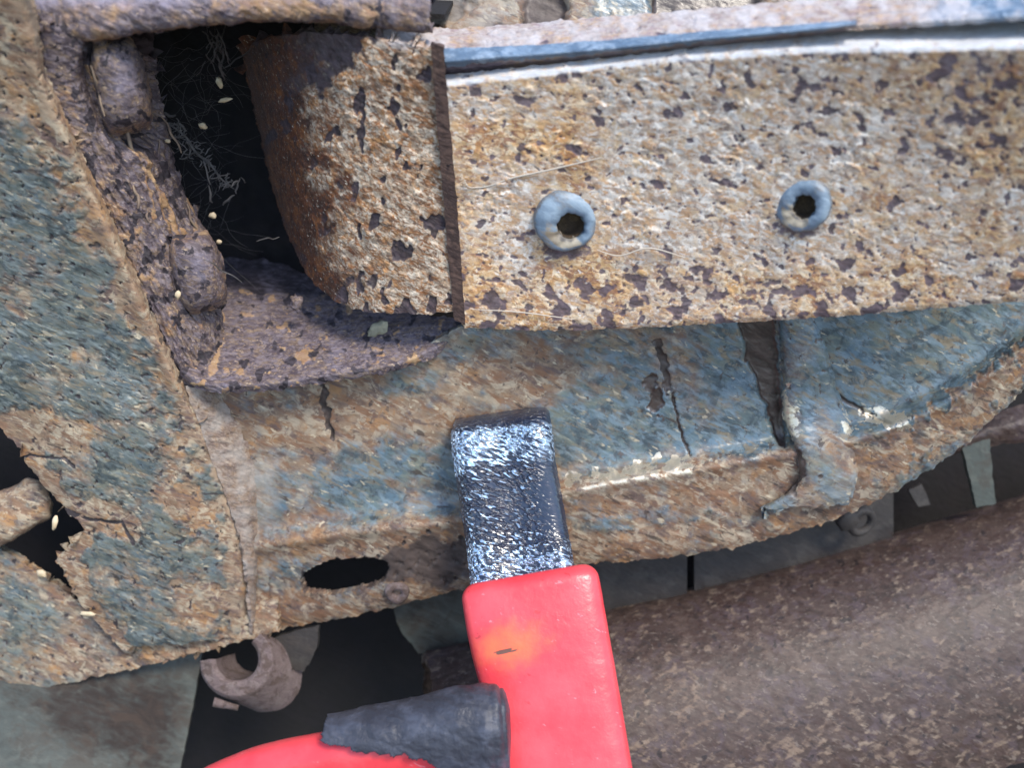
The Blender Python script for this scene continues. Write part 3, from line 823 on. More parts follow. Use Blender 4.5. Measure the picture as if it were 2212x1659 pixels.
sheet('pocket_sky_block', M_dark, hang, [[(40, 20, -60), (500, 5, -90), (960, 30, -60)], [(0, -60, 500), (500, -60, 600), (1000, -40, 500)], [(0, -75, 900), (500, -75, 900), (1000, -75, 900)]], step=12, rag=0, thick=10)  # added to keep the sky from lighting the pocket from above
sheet('pocket_dark_sheet', M_dark, hang, [[(150, -80, 560), (450, -80, 700), (700, -60, 700)], [(230, 300, 560), (450, 300, 760), (760, 300, 760)], [(380, 700, 520), (560, 660, 740), (860, 660, 760)]], step=8, rag=0, thick=10,  # black sheet added to make the pocket dark
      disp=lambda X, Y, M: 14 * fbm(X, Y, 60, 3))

# ------------------------------------------------------------------ chassis frame: rail + side bracket
frame = thing('chassis_frame', 'blue grey chassis rail with flaking paint, rusty fold and oval hole', 'chassis rail', (1200, 1230, 480))
RX = [400, 540, 700, 850, 1000, 1230, 1480, 1700, 1850, 1960, 2080, 2200, 2300, 2700]
y3 = [1392, 1368, 1341, 1310, 1270, 1222, 1199, 1152, 1100, 1042, 962, 850, 760, 600]
y2 = [1212, 1188, 1163, 1143, 1128, 1066, 1022, 985, 955, 915, 850, 770, 700, 550]
y0 = [815, 830, 808, 782, 706, 670, 660, 640, 620, 600, 580, 560, 545, 490]
OFF = 62
def fwd(x):
    return 0.22 + 0.78 * min(1, max(0, (x - 560) / 260))
r0 = [(x, y, vd(y, OFF)) for x, y in zip(RX, y0)]
rA = [(x, y * 0.5 + (z - 46) * 0.5, vd(y * 0.5 + (z - 46) * 0.5, OFF + 4)) for x, y, z in zip(RX, y0, y2)]
rB = [(x, y * 0.25 + (z - 46) * 0.75, vd(y * 0.25 + (z - 46) * 0.75, OFF - 4)) for x, y, z in zip(RX, y0, y2)]
r1 = [(x, y - 46, vd(y - 46, OFF - 24 * fwd(x))) for x, y in zip(RX, y2)]
r2 = [(x, y, vd(y - 46, OFF) - 64 * fwd(x)) for x, y in zip(RX, y2)]
r2b = [(x, y + 14, vd(y, OFF - 76 * fwd(x))) for x, y in zip(RX, y2)]
r3 = [(x, z - 6, vd(z, OFF - 70 * fwd(x))) for x, y, z in zip(RX, y2, y3)]
r4 = [(x, z + 2, vd(z, OFF - 70 * fwd(x)) + 10) for x, y, z in zip(RX, y2, y3)]
SLITS = [([(693, 815), (702, 870), (716, 950)], 9), ([(1418, 735), (1436, 790), (1440, 840)], 10), ([(1452, 850), (1470, 930), (1490, 985)], 4), ([(1400, 820), (1420, 850), (1412, 885)], 17)]
def hole(X, Y):
    a = math.radians(-9)
    u = ((X - 744) * math.cos(a) + (Y - 1243) * math.sin(a)) / 94; v = (-(X - 744) * math.sin(a) + (Y - 1243) * math.cos(a)) / 36
    return (np.abs(u) ** 2.2 + np.abs(v) ** 2.2) + 0.35 * fbm(X, Y, 32, 81, 4)
def wedge(X, Y):
    t = (Y - 690) / (965 - 690)
    xl = 1590 + 88 * t + 10 * fbm(X, Y, 50, 7); xr = 1676 + 22 * t + 6 * fbm(X, Y, 30, 9)
    return sstep(-6, 8, X - xl) * sstep(-6, 6, xr - X) * sstep(978, 950, Y)
def rail_masks(X, Y):
    yr = np.interp(X, RX, y2)
    below = sstep(-36, 8, Y - yr)
    m = 0.54 + 0.7 * fbm(X, Y, 120, 83, 6, 0.6) + 0.3 * fbm(X, Y, 34, 84, 4, 0.55)
    m -= 0.50 * below * (1 - 1.1 * sstep(1800, 2000, X))
    m += 0.35 * sstep(1400, 1600, X) * (1 - below) + 0.45 * blob(X, Y, 1950, 800, 260, 130, -20, 3, 0.3, 0.5)
    m += 0.35 * blob(X, Y, 1350, 930, 200, 90, 0, 4, 0.4, 0.5) + 0.3 * blob(X, Y, 850, 1040, 190, 90, -8, 5, 0.4, 0.5)
    m += 0.6 * blob(X, Y, 1400, 1120, 140, 22, -8, 6, 0.5, 0.4) + 0.5 * blob(X, Y, 640, 1235, 80, 40, -9, 16, 0.5, 0.4)
    m -= 0.7 * blob(X, Y, 690, 850, 110, 120, 20, 8, 0.6, 0.5) + 0.3 * blob(X, Y, 1000, 870, 250, 70, -20, 9, 0.6, 0.5)
    m -= 0.9 * stroke(X, Y, [(1900, 1000), (2050, 905), (2220, 780)], 46, 6, 0.5)
    m -= 0.8 * sstep(560, 490, X + 20 * fbm(X, Y, 40, 5))
    pit_shade = 0
    for k, (p, wd) in enumerate(SLITS):
        pit_shade = pit_shade + stroke(X, Y, p, wd, k + 3, 0.7)
    pit_shade = pit_shade + 0.75 * wedge(X, Y) + 0.75 * blob(X, Y, 930, 1215, 110, 60, -8, 17, 0.5, 0.5) + 0.8 * blob(X, Y, 1790, 860, 5, 3)  # shadow painted into the wedge and left of the tool
    pit_shade = pit_shade + 0.9 * stroke(X, Y, [(1810, 855), (1870, 890), (1925, 915)], 5, 21, 0.5)
    hv = hole(X, Y)
    pit_shade = pit_shade + 0.5 * (1 - sstep(1.0, 1.25, hv)) + 0.5 * sstep(0.42, 0.5, fbm(X, Y, 18, 86, 3))
    s1, c1 = scales(X, Y, 30, 221, 1.8); s2, c2 = scales(X, Y, 13, 223, 2.2, 14)
    painted_glint = 1.0 * stroke(X, Y, [(1235, 1050), (1350, 1030), (1480, 1004)], 32, 11, 0.5) * (0.7 + 0.6 * fbm(X, Y, 40, 12)) + 1.0 * blob(X, Y, 1920, 905, 55, 18, 12, 12, 0.6, 0.5) + 0.25 * blob(X, Y, 1620, 990, 120, 20, -8, 13, 0.6, 0.5)  # sunlit glints along the ridge, painted in by mask
    dust_light = 0.35 * stroke(X, Y, [(1230, 1058), (1350, 1034), (1500, 1010)], 40, 11, 0.4) * sstep(1215, 1235, X) + 0.5 * blob(X, Y, 560, 1080, 46, 130, 10, 4, 0.4, 0.6)  # first stroke paints the ridge highlight, the rest is dust
    dust_light = dust_light + 0.4 * sstep(500, 430, X) * sstep(830, 900, Y)
    return {'m': np.clip(m, 0, 1.2), 'pit_shade': np.clip(pit_shade, 0, 1), 'dust_light': np.clip(dust_light, 0, 1), 'painted_glint': np.clip(painted_glint, 0, 1), 'sm': np.clip((1 - below) * (0.75 + 0.6 * fbm(X, Y, 140, 77, 3)), 0, 1), 'cell': (0.25 * c1 + 0.25 * c2) * (0.3 + 0.7 * below), 'sc1': s1, 'sc2': s2}
def rail_disp(X, Y, M):
    yr = np.interp(X, RX, y2)
    below = sstep(-36, 8, Y - yr)
    p = sstep(0.35, 0.65, M['m'])
    h = 2.2 * p + (2 + 0.5 * below) * flakes(X, Y, 90, 5, 87) + 0.3 * crumbs(X, Y, 12, 88) + ((0.4 + 0.8 * below) * M['sc1'] + (0.2 + 0.5 * below) * M['sc2']) * (0.4 + 1.2 * sstep(-0.1, 0.4, fbm(X, Y, 100, 79, 3))) + 5 * fbm(X, Y, 160, 89)
    h = h - 7 * sstep(0.6, 1, M['pit_shade']) * (1 - wedge(X, Y)) - 14 * wedge(X, Y)
    return h
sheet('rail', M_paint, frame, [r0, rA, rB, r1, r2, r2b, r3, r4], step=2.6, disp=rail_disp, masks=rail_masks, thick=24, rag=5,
      keep=lambda X, Y, D: hole(X, Y) > 1.0, cub=(True, True), seed=31)

# strap folded up against the rail on the right
sL = [(1682, 690), (1690, 800), (1692, 900), (1722, 985), (1716, 1050), (1640, 1100)]
sR = [(1755, 680), (1788, 760), (1812, 850), (1848, 950), (1850, 1040), (1835, 1092)]
def sd(y):
    return vd(y, float(np.interp(y, [690, 840, 932, 985, 1100], [OFF - 24, OFF - 30, OFF - 56, OFF - 106, OFF - 106])))
net = []
for (a, b), (c, e) in zip(sL, sR):
    net.append([(a, b, sd(b) + 14), (a + 7, b, sd(b) + 2), (a * .3 + c * .7, b * .3 + e * .7, sd(b * .3 + e * .7) - 6), (c - 12, e, sd(e)), (c, e, sd(e) + 16)])
def strap_masks(X, Y):
    return {'m': 0.85 + 0.5 * fbm(X, Y, 80, 91, 5) - 0.3 * sstep(880, 1000, Y), 'sm': 0.8 + zero(X), 'pit_shade': 0.6 * sstep(0.4, 0.5, fbm(X, Y, 22, 92)) + stroke(X, Y, [(1722, 975), (1735, 1010), (1715, 1065)], 9, 4), 'dust_light': 0.3 * sstep(900, 1000, Y), 'painted_glint': 0.75 * blob(X, Y, 1706, 895, 24, 50, 0, 3, 0.6, 0.5) + 0.6 * blob(X, Y, 1830, 905, 14, 50, -10, 5, 0.6, 0.5)}  # glints on the strap folds are painted in too
sheet('welded_strap', M_paint, frame, net, step=2.8, disp=lambda X, Y, M: 4 * flakes(X, Y, 60, 5, 93) + 1.0 * crumbs(X, Y, 9, 94) - 3 * M['pit_shade'], masks=strap_masks, thick=30, rag=4, seed=41)

# side bracket on the left
LB = [(-420, -60), (-420, 60), (-420, 220), (-420, 360), (-420, 470), (30, 955), (90, 1045), (184, 1146), (122, 1210), (172, 1304), (262, 1402)]
RB = [(66, -60), (102, 160), (202, 380), (303, 610), (402, 832), (452, 930), (486, 990), (516, 1060), (536, 1150), (545, 1260), (552, 1376)]
net = []
for (a, b), (c, e) in zip(LB, RB):
    bm_ = 0.5 * (b + e)
    d0 = vd(e, -30) + 40 * max(0, min(1, (e - 830) / 200))
    wd = c - a
    net.append([(a, b, vd(b, -34) + 4), (a + wd * .45, b * .55 + e * .45, vd(bm_, -40)), (c - min(70, wd * .25), e - (e - b) * min(70, wd * .25) / wd, vd(e, -40) + 30 * max(0, min(1, (e - 830) / 200))), (c - 20, e, d0 - 2), (c, e + 3, d0 + 34)])
def br_masks(X, Y):
    xr = np.interp(Y, [p[1] for p in RB], [p[0] for p in RB])
    xl = np.interp(Y, [p[1] for p in LB], [p[0] for p in LB])
    e = 1 - sstep(10, 100, xr - X + 70 * fbm(X, Y, 60, 101, 4))
    m = 0.74 + 0.6 * fbm(X, Y, 110, 102, 6, 0.6) + 0.2 * fbm(X, Y, 26, 99, 3) - 0.8 * e - 0.55 * (1 - sstep(60, 460, Y))
    m -= 0.9 * (1 - sstep(20, 60, X - xl + 30 * fbm(X, Y, 40, 104))) * sstep(880, 960, Y)
    m -= 0.9 * blob(X, Y, 90, 930, 90, 45, 12, 5, 0.4, 0.3) + 0.9 * blob(X, Y, 235, 1120, 70, 32, 25, 6, 0.4, 0.25) + 0.8 * blob(X, Y, 400, 1090, 60, 45, 30, 7, 0.5, 0.4) + 0.6 * blob(X, Y, 430, 1290, 60, 50, 30, 8, 0.5, 0.4)
    pit_shade = 0.8 * stroke(X, Y, [(130, 1105), (200, 1125), (262, 1130), (290, 1175)], 5, 3, 0.5) + 0.8 * stroke(X, Y, [(0, 985), (60, 985), (140, 990), (160, 1010)], 4, 4, 0.5) + 0.8 * stroke(X, Y, [(100, 1060), (130, 1100), (160, 1108)], 5, 6, 0.5)
    pit_shade += 0.6 * sstep(0.45, 0.53, fbm(X, Y, 20, 106, 3))
    pit_shade += 0.75 * sstep(0.30, 0.55, fbm(X, Y, 70, 108, 4)) * e * 0.6
    s1, c1 = scales(X, Y, 34, 231, 1.7, 20); s2, c2 = scales(X, Y, 15, 233, 1.9, 20)
    return {'cell': 0.25 * c1 + 0.25 * c2, 'sc1': s1, 'sc2': s2, 'm': np.clip(m, 0, 1.2), 'pit_shade': np.clip(pit_shade, 0, 1), 'dust_light': 0.3 * e * sstep(150, 0, Y) + 0.42 * e + 0.5 * stroke(X, Y, [(470, 1000), (530, 1150)], 22, 9, 0.5)}
def br_disp(X, Y, M):
    p = sstep(0.35, 0.65, M['m'])
    return 3.0 * p + 3.0 * flakes(X, Y, 85, 6, 107) * (0.4 + 0.6 * p) + 0.4 * crumbs(X, Y, 10, 108) + (1.6 * M['sc1'] + 0.5 * M['sc2']) * (0.4 + 1.2 * sstep(-0.1, 0.4, fbm(X, Y, 110, 119, 3))) * (0.4 + 0.6 * p) + 6 * fbm(X, Y, 180, 109) - 5 * M['pit_shade']
sheet('side_bracket', M_bracket, frame, net, step=2.6, disp=br_disp, masks=br_masks, thick=26, rag=5, cub=(False, True), seed=51)

# weld fillet down the joint
net = []
for (x, y, wl, wr) in ((405, 836, 4, 60), (455, 930, 20, 66), (500, 1030, 28, 52), (526, 1110, 26, 34), (538, 1180, 16, 24), (545, 1280, 8, 12), (552, 1372, 6, 8)):
    net.append([(x - wl, y, vd(y, -8)), (x + (wr - wl) * 0.35, y, vd(y, 10)), (x + wr, y, vd(y, 60))])
sheet('weld_fillet', layered('dusty_weld', [(132, 112, 100), (162, 142, 126), (176, 158, 140), (150, 124, 100)], pit_shade=(90, 74, 66), dust_light=(190, 180, 170), sc=1.8, bump=4), frame, net, step=2.8,
      disp=lambda X, Y, M: 4 * crumbs(X, Y, 12, 3) + 5 * fbm(X, Y, 50, 5), masks=lambda X, Y: {'pit_shade': zero(X), 'dust_light': 0.45 + 0.6 * fbm(X, Y, 50, 4), 'm': zero(X)}, thick=10, rag=4)

# rail running on to the left under the bracket
net = [[(-460, 940, vd(940, 60)), (-70, 1150, vd(1150, 60)), (80, 1235, vd(1235, 60)), (200, 1316, vd(1316, 50)), (300, 1350, vd(1350, 30)), (600, 1290, vd(1290, 30))],
       [(-460, 1420, vd(1420, 30)), (-70, 1350, vd(1350, 30)), (80, 1380, vd(1380, 26)), (200, 1400, vd(1400, 20)), (300, 1405, vd(1405, 12)), (600, 1330, vd(1330, 10))],
       [(-460, 1620, vd(1620, 4)), (-70, 1524, vd(1524, 4)), (80, 1490, vd(1490, 2)), (200, 1464, vd(1464, 0)), (300, 1442, vd(1442, -4)), (600, 1366, vd(1366, -4))]]
sheet('rail_end', M_bracket, frame, net, step=2.8, thick=24, rag=4, seed=61,
      masks=lambda X, Y: {'m': np.clip(0.6 + 0.6 * fbm(X, Y, 120, 111, 5) - 0.35 * sstep(240, 330, X) - 0.3 * sstep(150, 30, 1524 - 0.27 * X - Y), 0, 1.2), 'pit_shade': 0.7 * sstep(0.45, 0.55, fbm(X, Y, 22, 112)) + 0.5 * stroke(X, Y, [(180, 1300), (260, 1410), (330, 1440)], 10, 3), 'dust_light': zero(X)},
      disp=lambda X, Y, M: 4 * flakes(X, Y, 70, 5, 113) + 2 * crumbs(X, Y, 10, 114) + 4 * fbm(X, Y, 120, 5) - 6 * M['pit_shade'])

# small washer stuck on the rail by the hole
ws = thing('loose_washer', 'small grey washer stuck on the rail edge beside the oval hole', 'washer', (858, 1290, 440))
lathe('washer_ring', M_eye, ws, (858, 1280, vd(1280, -22)), Vector((0.1, -1, 0.15)), [(26, -6), (27, 3), (22, 9), (13, 9), (9, 4), (8, -6)], 28, lambda r, h, t, k: (r * (1 + 0.06 * math.sin(3 * t)), h))

# ------------------------------------------------------------------ bits behind the bracket, lower left
rod = thing('rod_end', 'pale rusty rod end poking out left of the bracket', 'rod', (40, 1160, 480))
ring_tube('rod_body', M_eye if False else M_bracket, rod, [(-420, 1290, 470, 54, 50), (-140, 1185, 470, 54, 50), (-20, 1130, 470, 54, 50), (60, 1090, 470, 50, 48), (92, 1072, 470, 44, 40), (104, 1066, 470, 26, 26)], step=4, nring=48, power=2.6,
          disp=lambda X, Y, M: 3 * crumbs(X, Y, 12, 3) + 3 * fbm(X, Y, 40, 4), masks=lambda X, Y: {'m': 0.25 + 0.5 * fbm(X, Y, 50, 5), 'pit_shade': zero(X), 'dust_light': 0.3 * sstep(1120, 1060, Y)})
gp = sheet('splash_panel', M_dull, None, [[(-500, 1340, 600), (200, 1340, 640), (450, 1330, 660)], [(-500, 1540, 520), (180, 1530, 600), (418, 1520, 640)], [(-500, 1860, 400), (150, 1760, 520), (346, 1860, 540)]], step=4, rag=1, thick=16,
           masks=lambda X, Y: {'m': 0.6 * blob(X, Y, 190, 1520, 130, 90, 35, 121, 0.5, 0.8) + 0.5 * blob(X, Y, 330, 1560, 60, 100, 15, 122, 0.5, 0.6) + 0.2, 'pit_shade': zero(X), 'dust_light': zero(X)}, disp=lambda X, Y, M: 5 * fbm(X, Y, 160, 4))
tag(gp, 'dull grey green splash panel below the rail at lower left', 'panel')

eye = thing('bush_eye', 'brown broken half bushing hanging under the chassis rail', 'bushing', (530, 1560, 520))
# thick U-shaped shell: inner mouth facing up-left, body falling away to lower right
def ush(name, path_r, t0, t1):
    pass
rowsO, n_ = [], 30
for j, s in enumerate(np.linspace(0, 1, 6)):
    pass
def eye_ring(cx, cy, rx_, ry_, d, ang):
    a = math.radians(ang)
    return [(cx + rx_ * math.cos(t) * math.cos(a) - ry_ * math.sin(t) * math.sin(a), cy + rx_ * math.cos(t) * math.sin(a) + ry_ * math.sin(t) * math.cos(a), d + 0.0 * t) for t in np.linspace(math.radians(-25), math.radians(205), 22)]
inner_b = eye_ring(548, 1412, 40, 40, 640, -24)
inner = eye_ring(512, 1425, 46, 46, 500, -24)
lip_i = eye_ring(510, 1426, 54, 54, 492, -24)
lip_o = eye_ring(511, 1428, 78, 76, 494, -24)
outer = eye_ring(514, 1431, 83, 80, 508, -24)
outer_b = eye_ring(572, 1456, 80, 84, 600, -26)
sheet('bush_shell', M_eye, eye, [inner_b, inner, lip_i, lip_o, outer, outer_b], step=3, rag=1, thick=0, disp=lambda X, Y, M: 0.8 * fbm(X, Y, 50, 3), masks=lambda X, Y: {'pit_shade': 0.4 * sstep(0.3, 0.5, fbm(X, Y, 25, 5)), 'm': zero(X), 'dust_light': zero(X)}, cub=(False, True))
for (x, y, r_, l) in ((474, 1520, 11, 26), (500, 1526, 8, 30)):
    ring_tube('bolt_tip', M_eye, eye, [(x - l * .5, y - 3, 505, r_, r_), (x + l * .5, y + 4, 520, r_ * .8, r_ * .8)], step=5, nring=16)
tabm = sheet('hanging_tab', M_dim, None, [[(585, 1380, 560), (690, 1350, 560)], [(606, 1430, 560), (680, 1410, 560)], [(632, 1448, 566), (656, 1452, 566)]], step=3, thick=20, rag=2, masks=lambda X, Y: {'pit_shade': zero(X), 'm': zero(X), 'dust_light': zero(X)})
tag(tabm, 'small brown tab hanging just right of the broken bushing', 'tab')

ip = sheet('backing_sheet', M_dull, None, [[(850, 1250, 620), (960, 1230, 620), (1100, 1200, 620)], [(870, 1370, 660), (960, 1370, 660), (1100, 1360, 660)], [(905, 1412, 680), (970, 1402, 680), (1100, 1400, 680)]], step=4, rag=2, thick=14,
           masks=lambda X, Y: {'m': 0.35 + 0.4 * fbm(X, Y, 80, 3), 'pit_shade': zero(X), 'dust_light': zero(X)})
tag(ip, 'grey brown metal sheet seen below the rail, left of the red handle', 'sheet metal')
ir = thing('inner_rail', 'dim grey inner rail in the gap between chassis rail and pipe', 'inner rail', (1600, 1280, 700))
for a_, b_ in (((1180, 1180, 640), (1484, 1130, 650)), ((1500, 1126, 660), (1930, 1020, 690))):
    sheet('rail_panel', M_dim, ir, [[a_, b_], [(a_[0], a_[1] + 200, a_[2] + 60), (b_[0], b_[1] + 200, b_[2] + 60)]], step=5, rag=0, thick=12,
          masks=lambda X, Y: {'m': 0.3 + 0.35 * fbm(X, Y, 120, 4), 'pit_shade': zero(X), 'dust_light': zero(X)}, disp=lambda X, Y, M: 4 * fbm(X, Y, 100, 4))
pw = thing('pipe_washer', 'dull washer and bolt head hanging below the rail edge over the pipe', 'washer', (1850, 1160, 640))
lathe('washer_disc', M_dim, pw, (1862, 1128, 610), Vector((0.3, -1, 0.2)), [(34, -8), (36, 0), (30, 6), (20, 6), (18, -6)], 32)
lathe('bolt_head', M_dim, pw, (1832, 1126, 600), Vector((0.1, -1, 0.1)), [(26, -20), (26, 4), (20, 9), (0.5, 10)], 6)

hb = thing('pipe_hanger', 'grey strap hanger with rusty bar above the pipe at right edge', 'hanger', (2120, 1100, 660))
sheet('hanger_strap', M_dull, hb, [[(2078, 960, 610), (2136, 940, 610)], [(2094, 1030, 640), (2144, 1020, 640)], [(2110, 1096, 670), (2152, 1088, 670)]], step=4, thick=16, rag=2, masks=lambda X, Y: {'m': 0.1 * X / X, 'pit_shade': zero(X), 'dust_light': zero(X)})
sheet('hanger_bar', M_tube, hb, [[(2030, 960, 640), (2120, 905, 640), (2300, 850, 640)], [(2040, 978, 600), (2120, 940, 600), (2300, 905, 600)], [(2050, 985, 640), (2130, 966, 640), (2300, 950, 640)]], step=3.5, thick=10, rag=2, disp=lambda X, Y, M: 3 * crumbs(X, Y, 10, 3), masks=lambda X, Y: {'m': 0.2 + 0.3 * fbm(X, Y, 40, 4), 'pit_shade': zero(X), 'dust_light': zero(X)})
tb = sheet('dangling_clip', M_dim, None, [[(1962, 1060, 680), (1992, 1046, 680)], [(1985, 1096, 690), (2010, 1090, 690)]], step=4, thick=10, rag=1, masks=lambda X, Y: {'m': 0.2 + zero(X), 'pit_shade': zero(X), 'dust_light': zero(X)})
tag(tb, 'small dim grey clip in the dark gap left of the strap hanger', 'clip')

# ------------------------------------------------------------------ big rusty pipe
pipe = thing('exhaust_pipe', 'large brown rusty pipe with pale speckles below the rail', 'pipe', (1700, 1750, 500))
R_ = 420
def pipe_row(th, x0, extra=0):
    row = []
    for x in (x0, x0 + 30, 1250, 1600, 1950, 2420, 3000):
        yt = np.interp(x, [940, 1340, 1700, 2212, 2420, 3000], [1405, 1310, 1232, 1080, 1018, 860])
        yc = yt + R_
        row.append((x - 0.1 * R_ * math.cos(th), yc - R_ * math.cos(th) + extra, 760 - R_ * math.sin(th) + (x - 1000) * 0.06))
    return row
net = [pipe_row(th, 958 + 14 * math.sin(th)) for th in np.radians(np.linspace(-40, 110, 12))]
def pipe_masks(X, Y):
    u, v = diag(X, Y, -16, 1.8)
    return {'m': 0.10 + 0.72 * fbm(u, v, 15, 131, 3, 0.6) + 0.25 * fbm(X, Y, 110, 132, 3) + 0.12 * sstep(1400, 1600, Y), 'pit_shade': 0.7 * sstep(0.42, 0.55, fbm(X, Y, 30, 133)), 'dust_light': zero(X)}
sheet('pipe_wall', M_tube, pipe, net, step=3.2, disp=lambda X, Y, M: 0.6 * crumbs(X, Y, 14, 134) + 0.8 * fbm(X, Y, 60, 135) + 1.2 * M['m'] + 2.5 * fbm(X, Y, 260, 137), masks=pipe_masks, thick=24, rag=3, seed=71)

# ------------------------------------------------------------------ red handled tool
tool = thing('pry_tool', 'red handled tool with black crinkle painted steel blade resting on the rail', 'hand tool', (1220, 1900, 60))
bl = [(988, 902), (982, 912), (976, 930), (976, 960), (982, 1010), (994, 1090), (1006, 1170), (1018, 1262)]
brr = [(1178, 878), (1184, 888), (1188, 906), (1193, 936), (1198, 986), (1212, 1066), (1226, 1146), (1244, 1240)]
bd = [336, 300, 272, 258, 250, 247, 238, 200]
net = []
for (a, b), (c, e), d in zip(bl, brr, bd):
    net.append([(a - 1, b, d + 14), (a + 6, b, d), (a * .5 + c * .5, b * .5 + e * .5, d - 3), (c - 6, e, d), (c + 1, e, d + 14)])
sheet('steel_blade', M_blade, tool, net, step=2.6, thick=26, rag=1.2,
      disp=lambda X, Y, M: 2.0 * fbm(diag(X, Y, 24, 2.8)[0], diag(X, Y, 24, 2.8)[1], 7, 141, 2) * (1 - M['m']) + 2 * fbm(X, Y, 90, 142),
      masks=lambda X, Y: {'m': np.clip(blob(X, Y, 1195, 1080, 42, 95, -8, 143, 0.3, 0.5) + 0.5 * blob(X, Y, 1110, 1090, 40, 40, 0, 3, 0.6, 0.6) + 0.7 * sstep(925, 910, Y), 0, 1),
                         'painted_sheen': np.clip(-0.14 + 1.15 * sstep(912, 930, Y + 0.12 * (X - 1080)) * sstep(1040, 950, Y + 0.12 * (X - 1080)) + 0.85 * sstep(1130, 1215, Y) + 0.3 * (1 - sstep(1000, 1060, X)) + 0.6 * fbm(X, Y, 46, 9) - 0.5 * sstep(926, 910, Y), 0, 1)})  # bands of reflection painted near the top bend and the handle
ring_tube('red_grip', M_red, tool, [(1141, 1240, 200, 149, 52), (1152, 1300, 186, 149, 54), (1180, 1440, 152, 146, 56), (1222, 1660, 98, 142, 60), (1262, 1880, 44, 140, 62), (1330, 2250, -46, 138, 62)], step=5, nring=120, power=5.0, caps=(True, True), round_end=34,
          masks=lambda X, Y: {'pit_shade': blob(X, Y, 1090, 1408, 22, 5, -8, 151, 0.6, 0.5), 'm': 0.75 * blob(X, Y, 1105, 1395, 84, 52, -14, 153, 0.3, 0.9)},  # m mask places the painted orange highlight
          disp=lambda X, Y, M: 1.2 * fbm(X, Y, 120, 152) - 2 * M['pit_shade'] + 10 * np.exp(-(((X - 1100) / 120) ** 2 + ((Y - 1400) / 90) ** 2)))

cab = thing('red_cable', 'bent red tube with torn black rubber sleeve crossing the red handle', 'cable', (700, 1800, 40))
ring_tube('red_tube', M_red, cab, [(170, 2250, 66, 66, 62), (300, 1930, 62, 66, 62), (430, 1745, 56, 66, 62), (560, 1680, 50, 66, 62), (700, 1648, 44, 66, 62), (860, 1632, 36, 66, 62), (1000, 1622, 30, 66, 62)], step=6, nring=56,
          masks=lambda X, Y: {'pit_shade': zero(X)}, disp=lambda X, Y, M: 1.0 * fbm(X, Y, 70, 3))
def torn(X, Y, D):
    yl = np.interp(X, [640, 690, 740, 800, 860, 920, 960, 1000], [1560, 1606, 1618, 1632, 1636, 1644, 1680, 1800]) + 9 * fbm(X, Y, 24, 161, 4)
    xl = np.interp(Y, [1540, 1560, 1610, 1700], [705, 700, 688, 690]) + 5 * fbm(X, Y, 14, 162, 3)
    front = D < 60
    return ~(((Y > yl) & (X < 990) & front) | (X < xl))
ring_tube('rubber_sleeve', M_rubber, cab, [(640, 1650, 40, 92, 84), (760, 1632, 32, 98, 90), (900, 1612, 24, 106, 96), (1020, 1596, 14, 116, 104), (1062, 1592, 12, 116, 104), (1088, 1590, 12, 104, 92), (1100, 1589, 12, 70, 60), (1104, 1589, 12, 6, 6)], step=3, nring=200,
          caps=(False, True), keep=torn, thick=12, disp=lambda X, Y, M: 3 * fbm(X, Y, 60, 163) + 2.5 * crumbs(X, Y, 30, 164))

# ------------------------------------------------------------------ debris
def plate_d(x, y):
    def at(P):
        ys = [p[1] for p in P]
        return np.interp(y, ys, [p[0] for p in P]), np.interp(y, ys, [p[2] for p in P])
    q = sorted([at(Lp), at(Mp), at(Rp)])
    return float(np.interp(x, [a[0] for a in q], [a[1] for a in q]))
rf = random.Random(11)
ff = []
for (x0, y0, x1, y1) in ((197, 140, 226, 250), (238, 172, 292, 340), (246, 210, 300, 352), (300, 335, 352, 470), (318, 350, 372, 500), (345, 300, 338, 370), (352, 410, 368, 520), (330, 420, 350, 500), (400, 440, 428, 500), (395, 490, 410, 560), (384, 520, 402, 630), (310, 430, 322, 480), (350, 250, 395, 330), (290, 400, 300, 450)):
    pts = []
    for t in np.linspace(0, 1, 5):
        x = x0 + (x1 - x0) * t + rf.uniform(-4, 4); y = y0 + (y1 - y0) * t
        pts.append((x, y, plate_d(x, y) - 13))
    ff.append((pts, rf.uniform(2.0, 4.2)))
fo = strands('rust_fibre', simple('tan_fibre', (158, 138, 116), 0.85, c2=(110, 94, 88)).m, None, ff)
fo['kind'] = 'stuff'; tag(fo, 'pale rusty fibres stuck along the purple hanger side plate', 'fibres')
hairs = [([(1003, 388, -12), (1010, 402, -10), (1040, 404, -10), (1100, 386, -16), (1190, 366, -24), (1300, 340, -30)], 2.2, 'long pale fibre curving across the plate above the larger rivet'),
         ([(1290, 540, 62), (1330, 552, 64), (1400, 536, 60), (1480, 556, 64)], 1.8, 'wavy pale fibre right of the larger rivet'),
         ([(1020, 668, 130), (1120, 674, 134), (1240, 690, 142)], 1.6, 'straight pale fibre along the lower left edge of the plate'),
         ([(1420, 300, -66), (1500, 288, -72), (1570, 270, -80)], 1.2, 'short faint fibre high on the plate between the two rivets')]
for pts, r, lab in hairs:
    tag(strands('dry_fibre', M_hair, None, [([(x, y, vd(y, -16) + sl(x)) for x, y, _ in pts], r)]), lab, 'fibre', 'pale dry fibres caught on the beam')
rng = random.Random(4)
def wig(p0, p1, n=6, j=10, d0=150, d1=250):
    return [(p0[0] + (p1[0] - p0[0]) * t + rng.uniform(-j, j), p0[1] + (p1[1] - p0[1]) * t + rng.uniform(-j, j), d0 + (d1 - d0) * t) for t in np.linspace(0, 1, n)]
tw = []
main = [(338, 250), (372, 272), (402, 296), (424, 330), (452, 352), (480, 388), (500, 402)]
tw.append(([(x, y, 170 + k * 12) for k, (x, y) in enumerate(main)], 3.2))
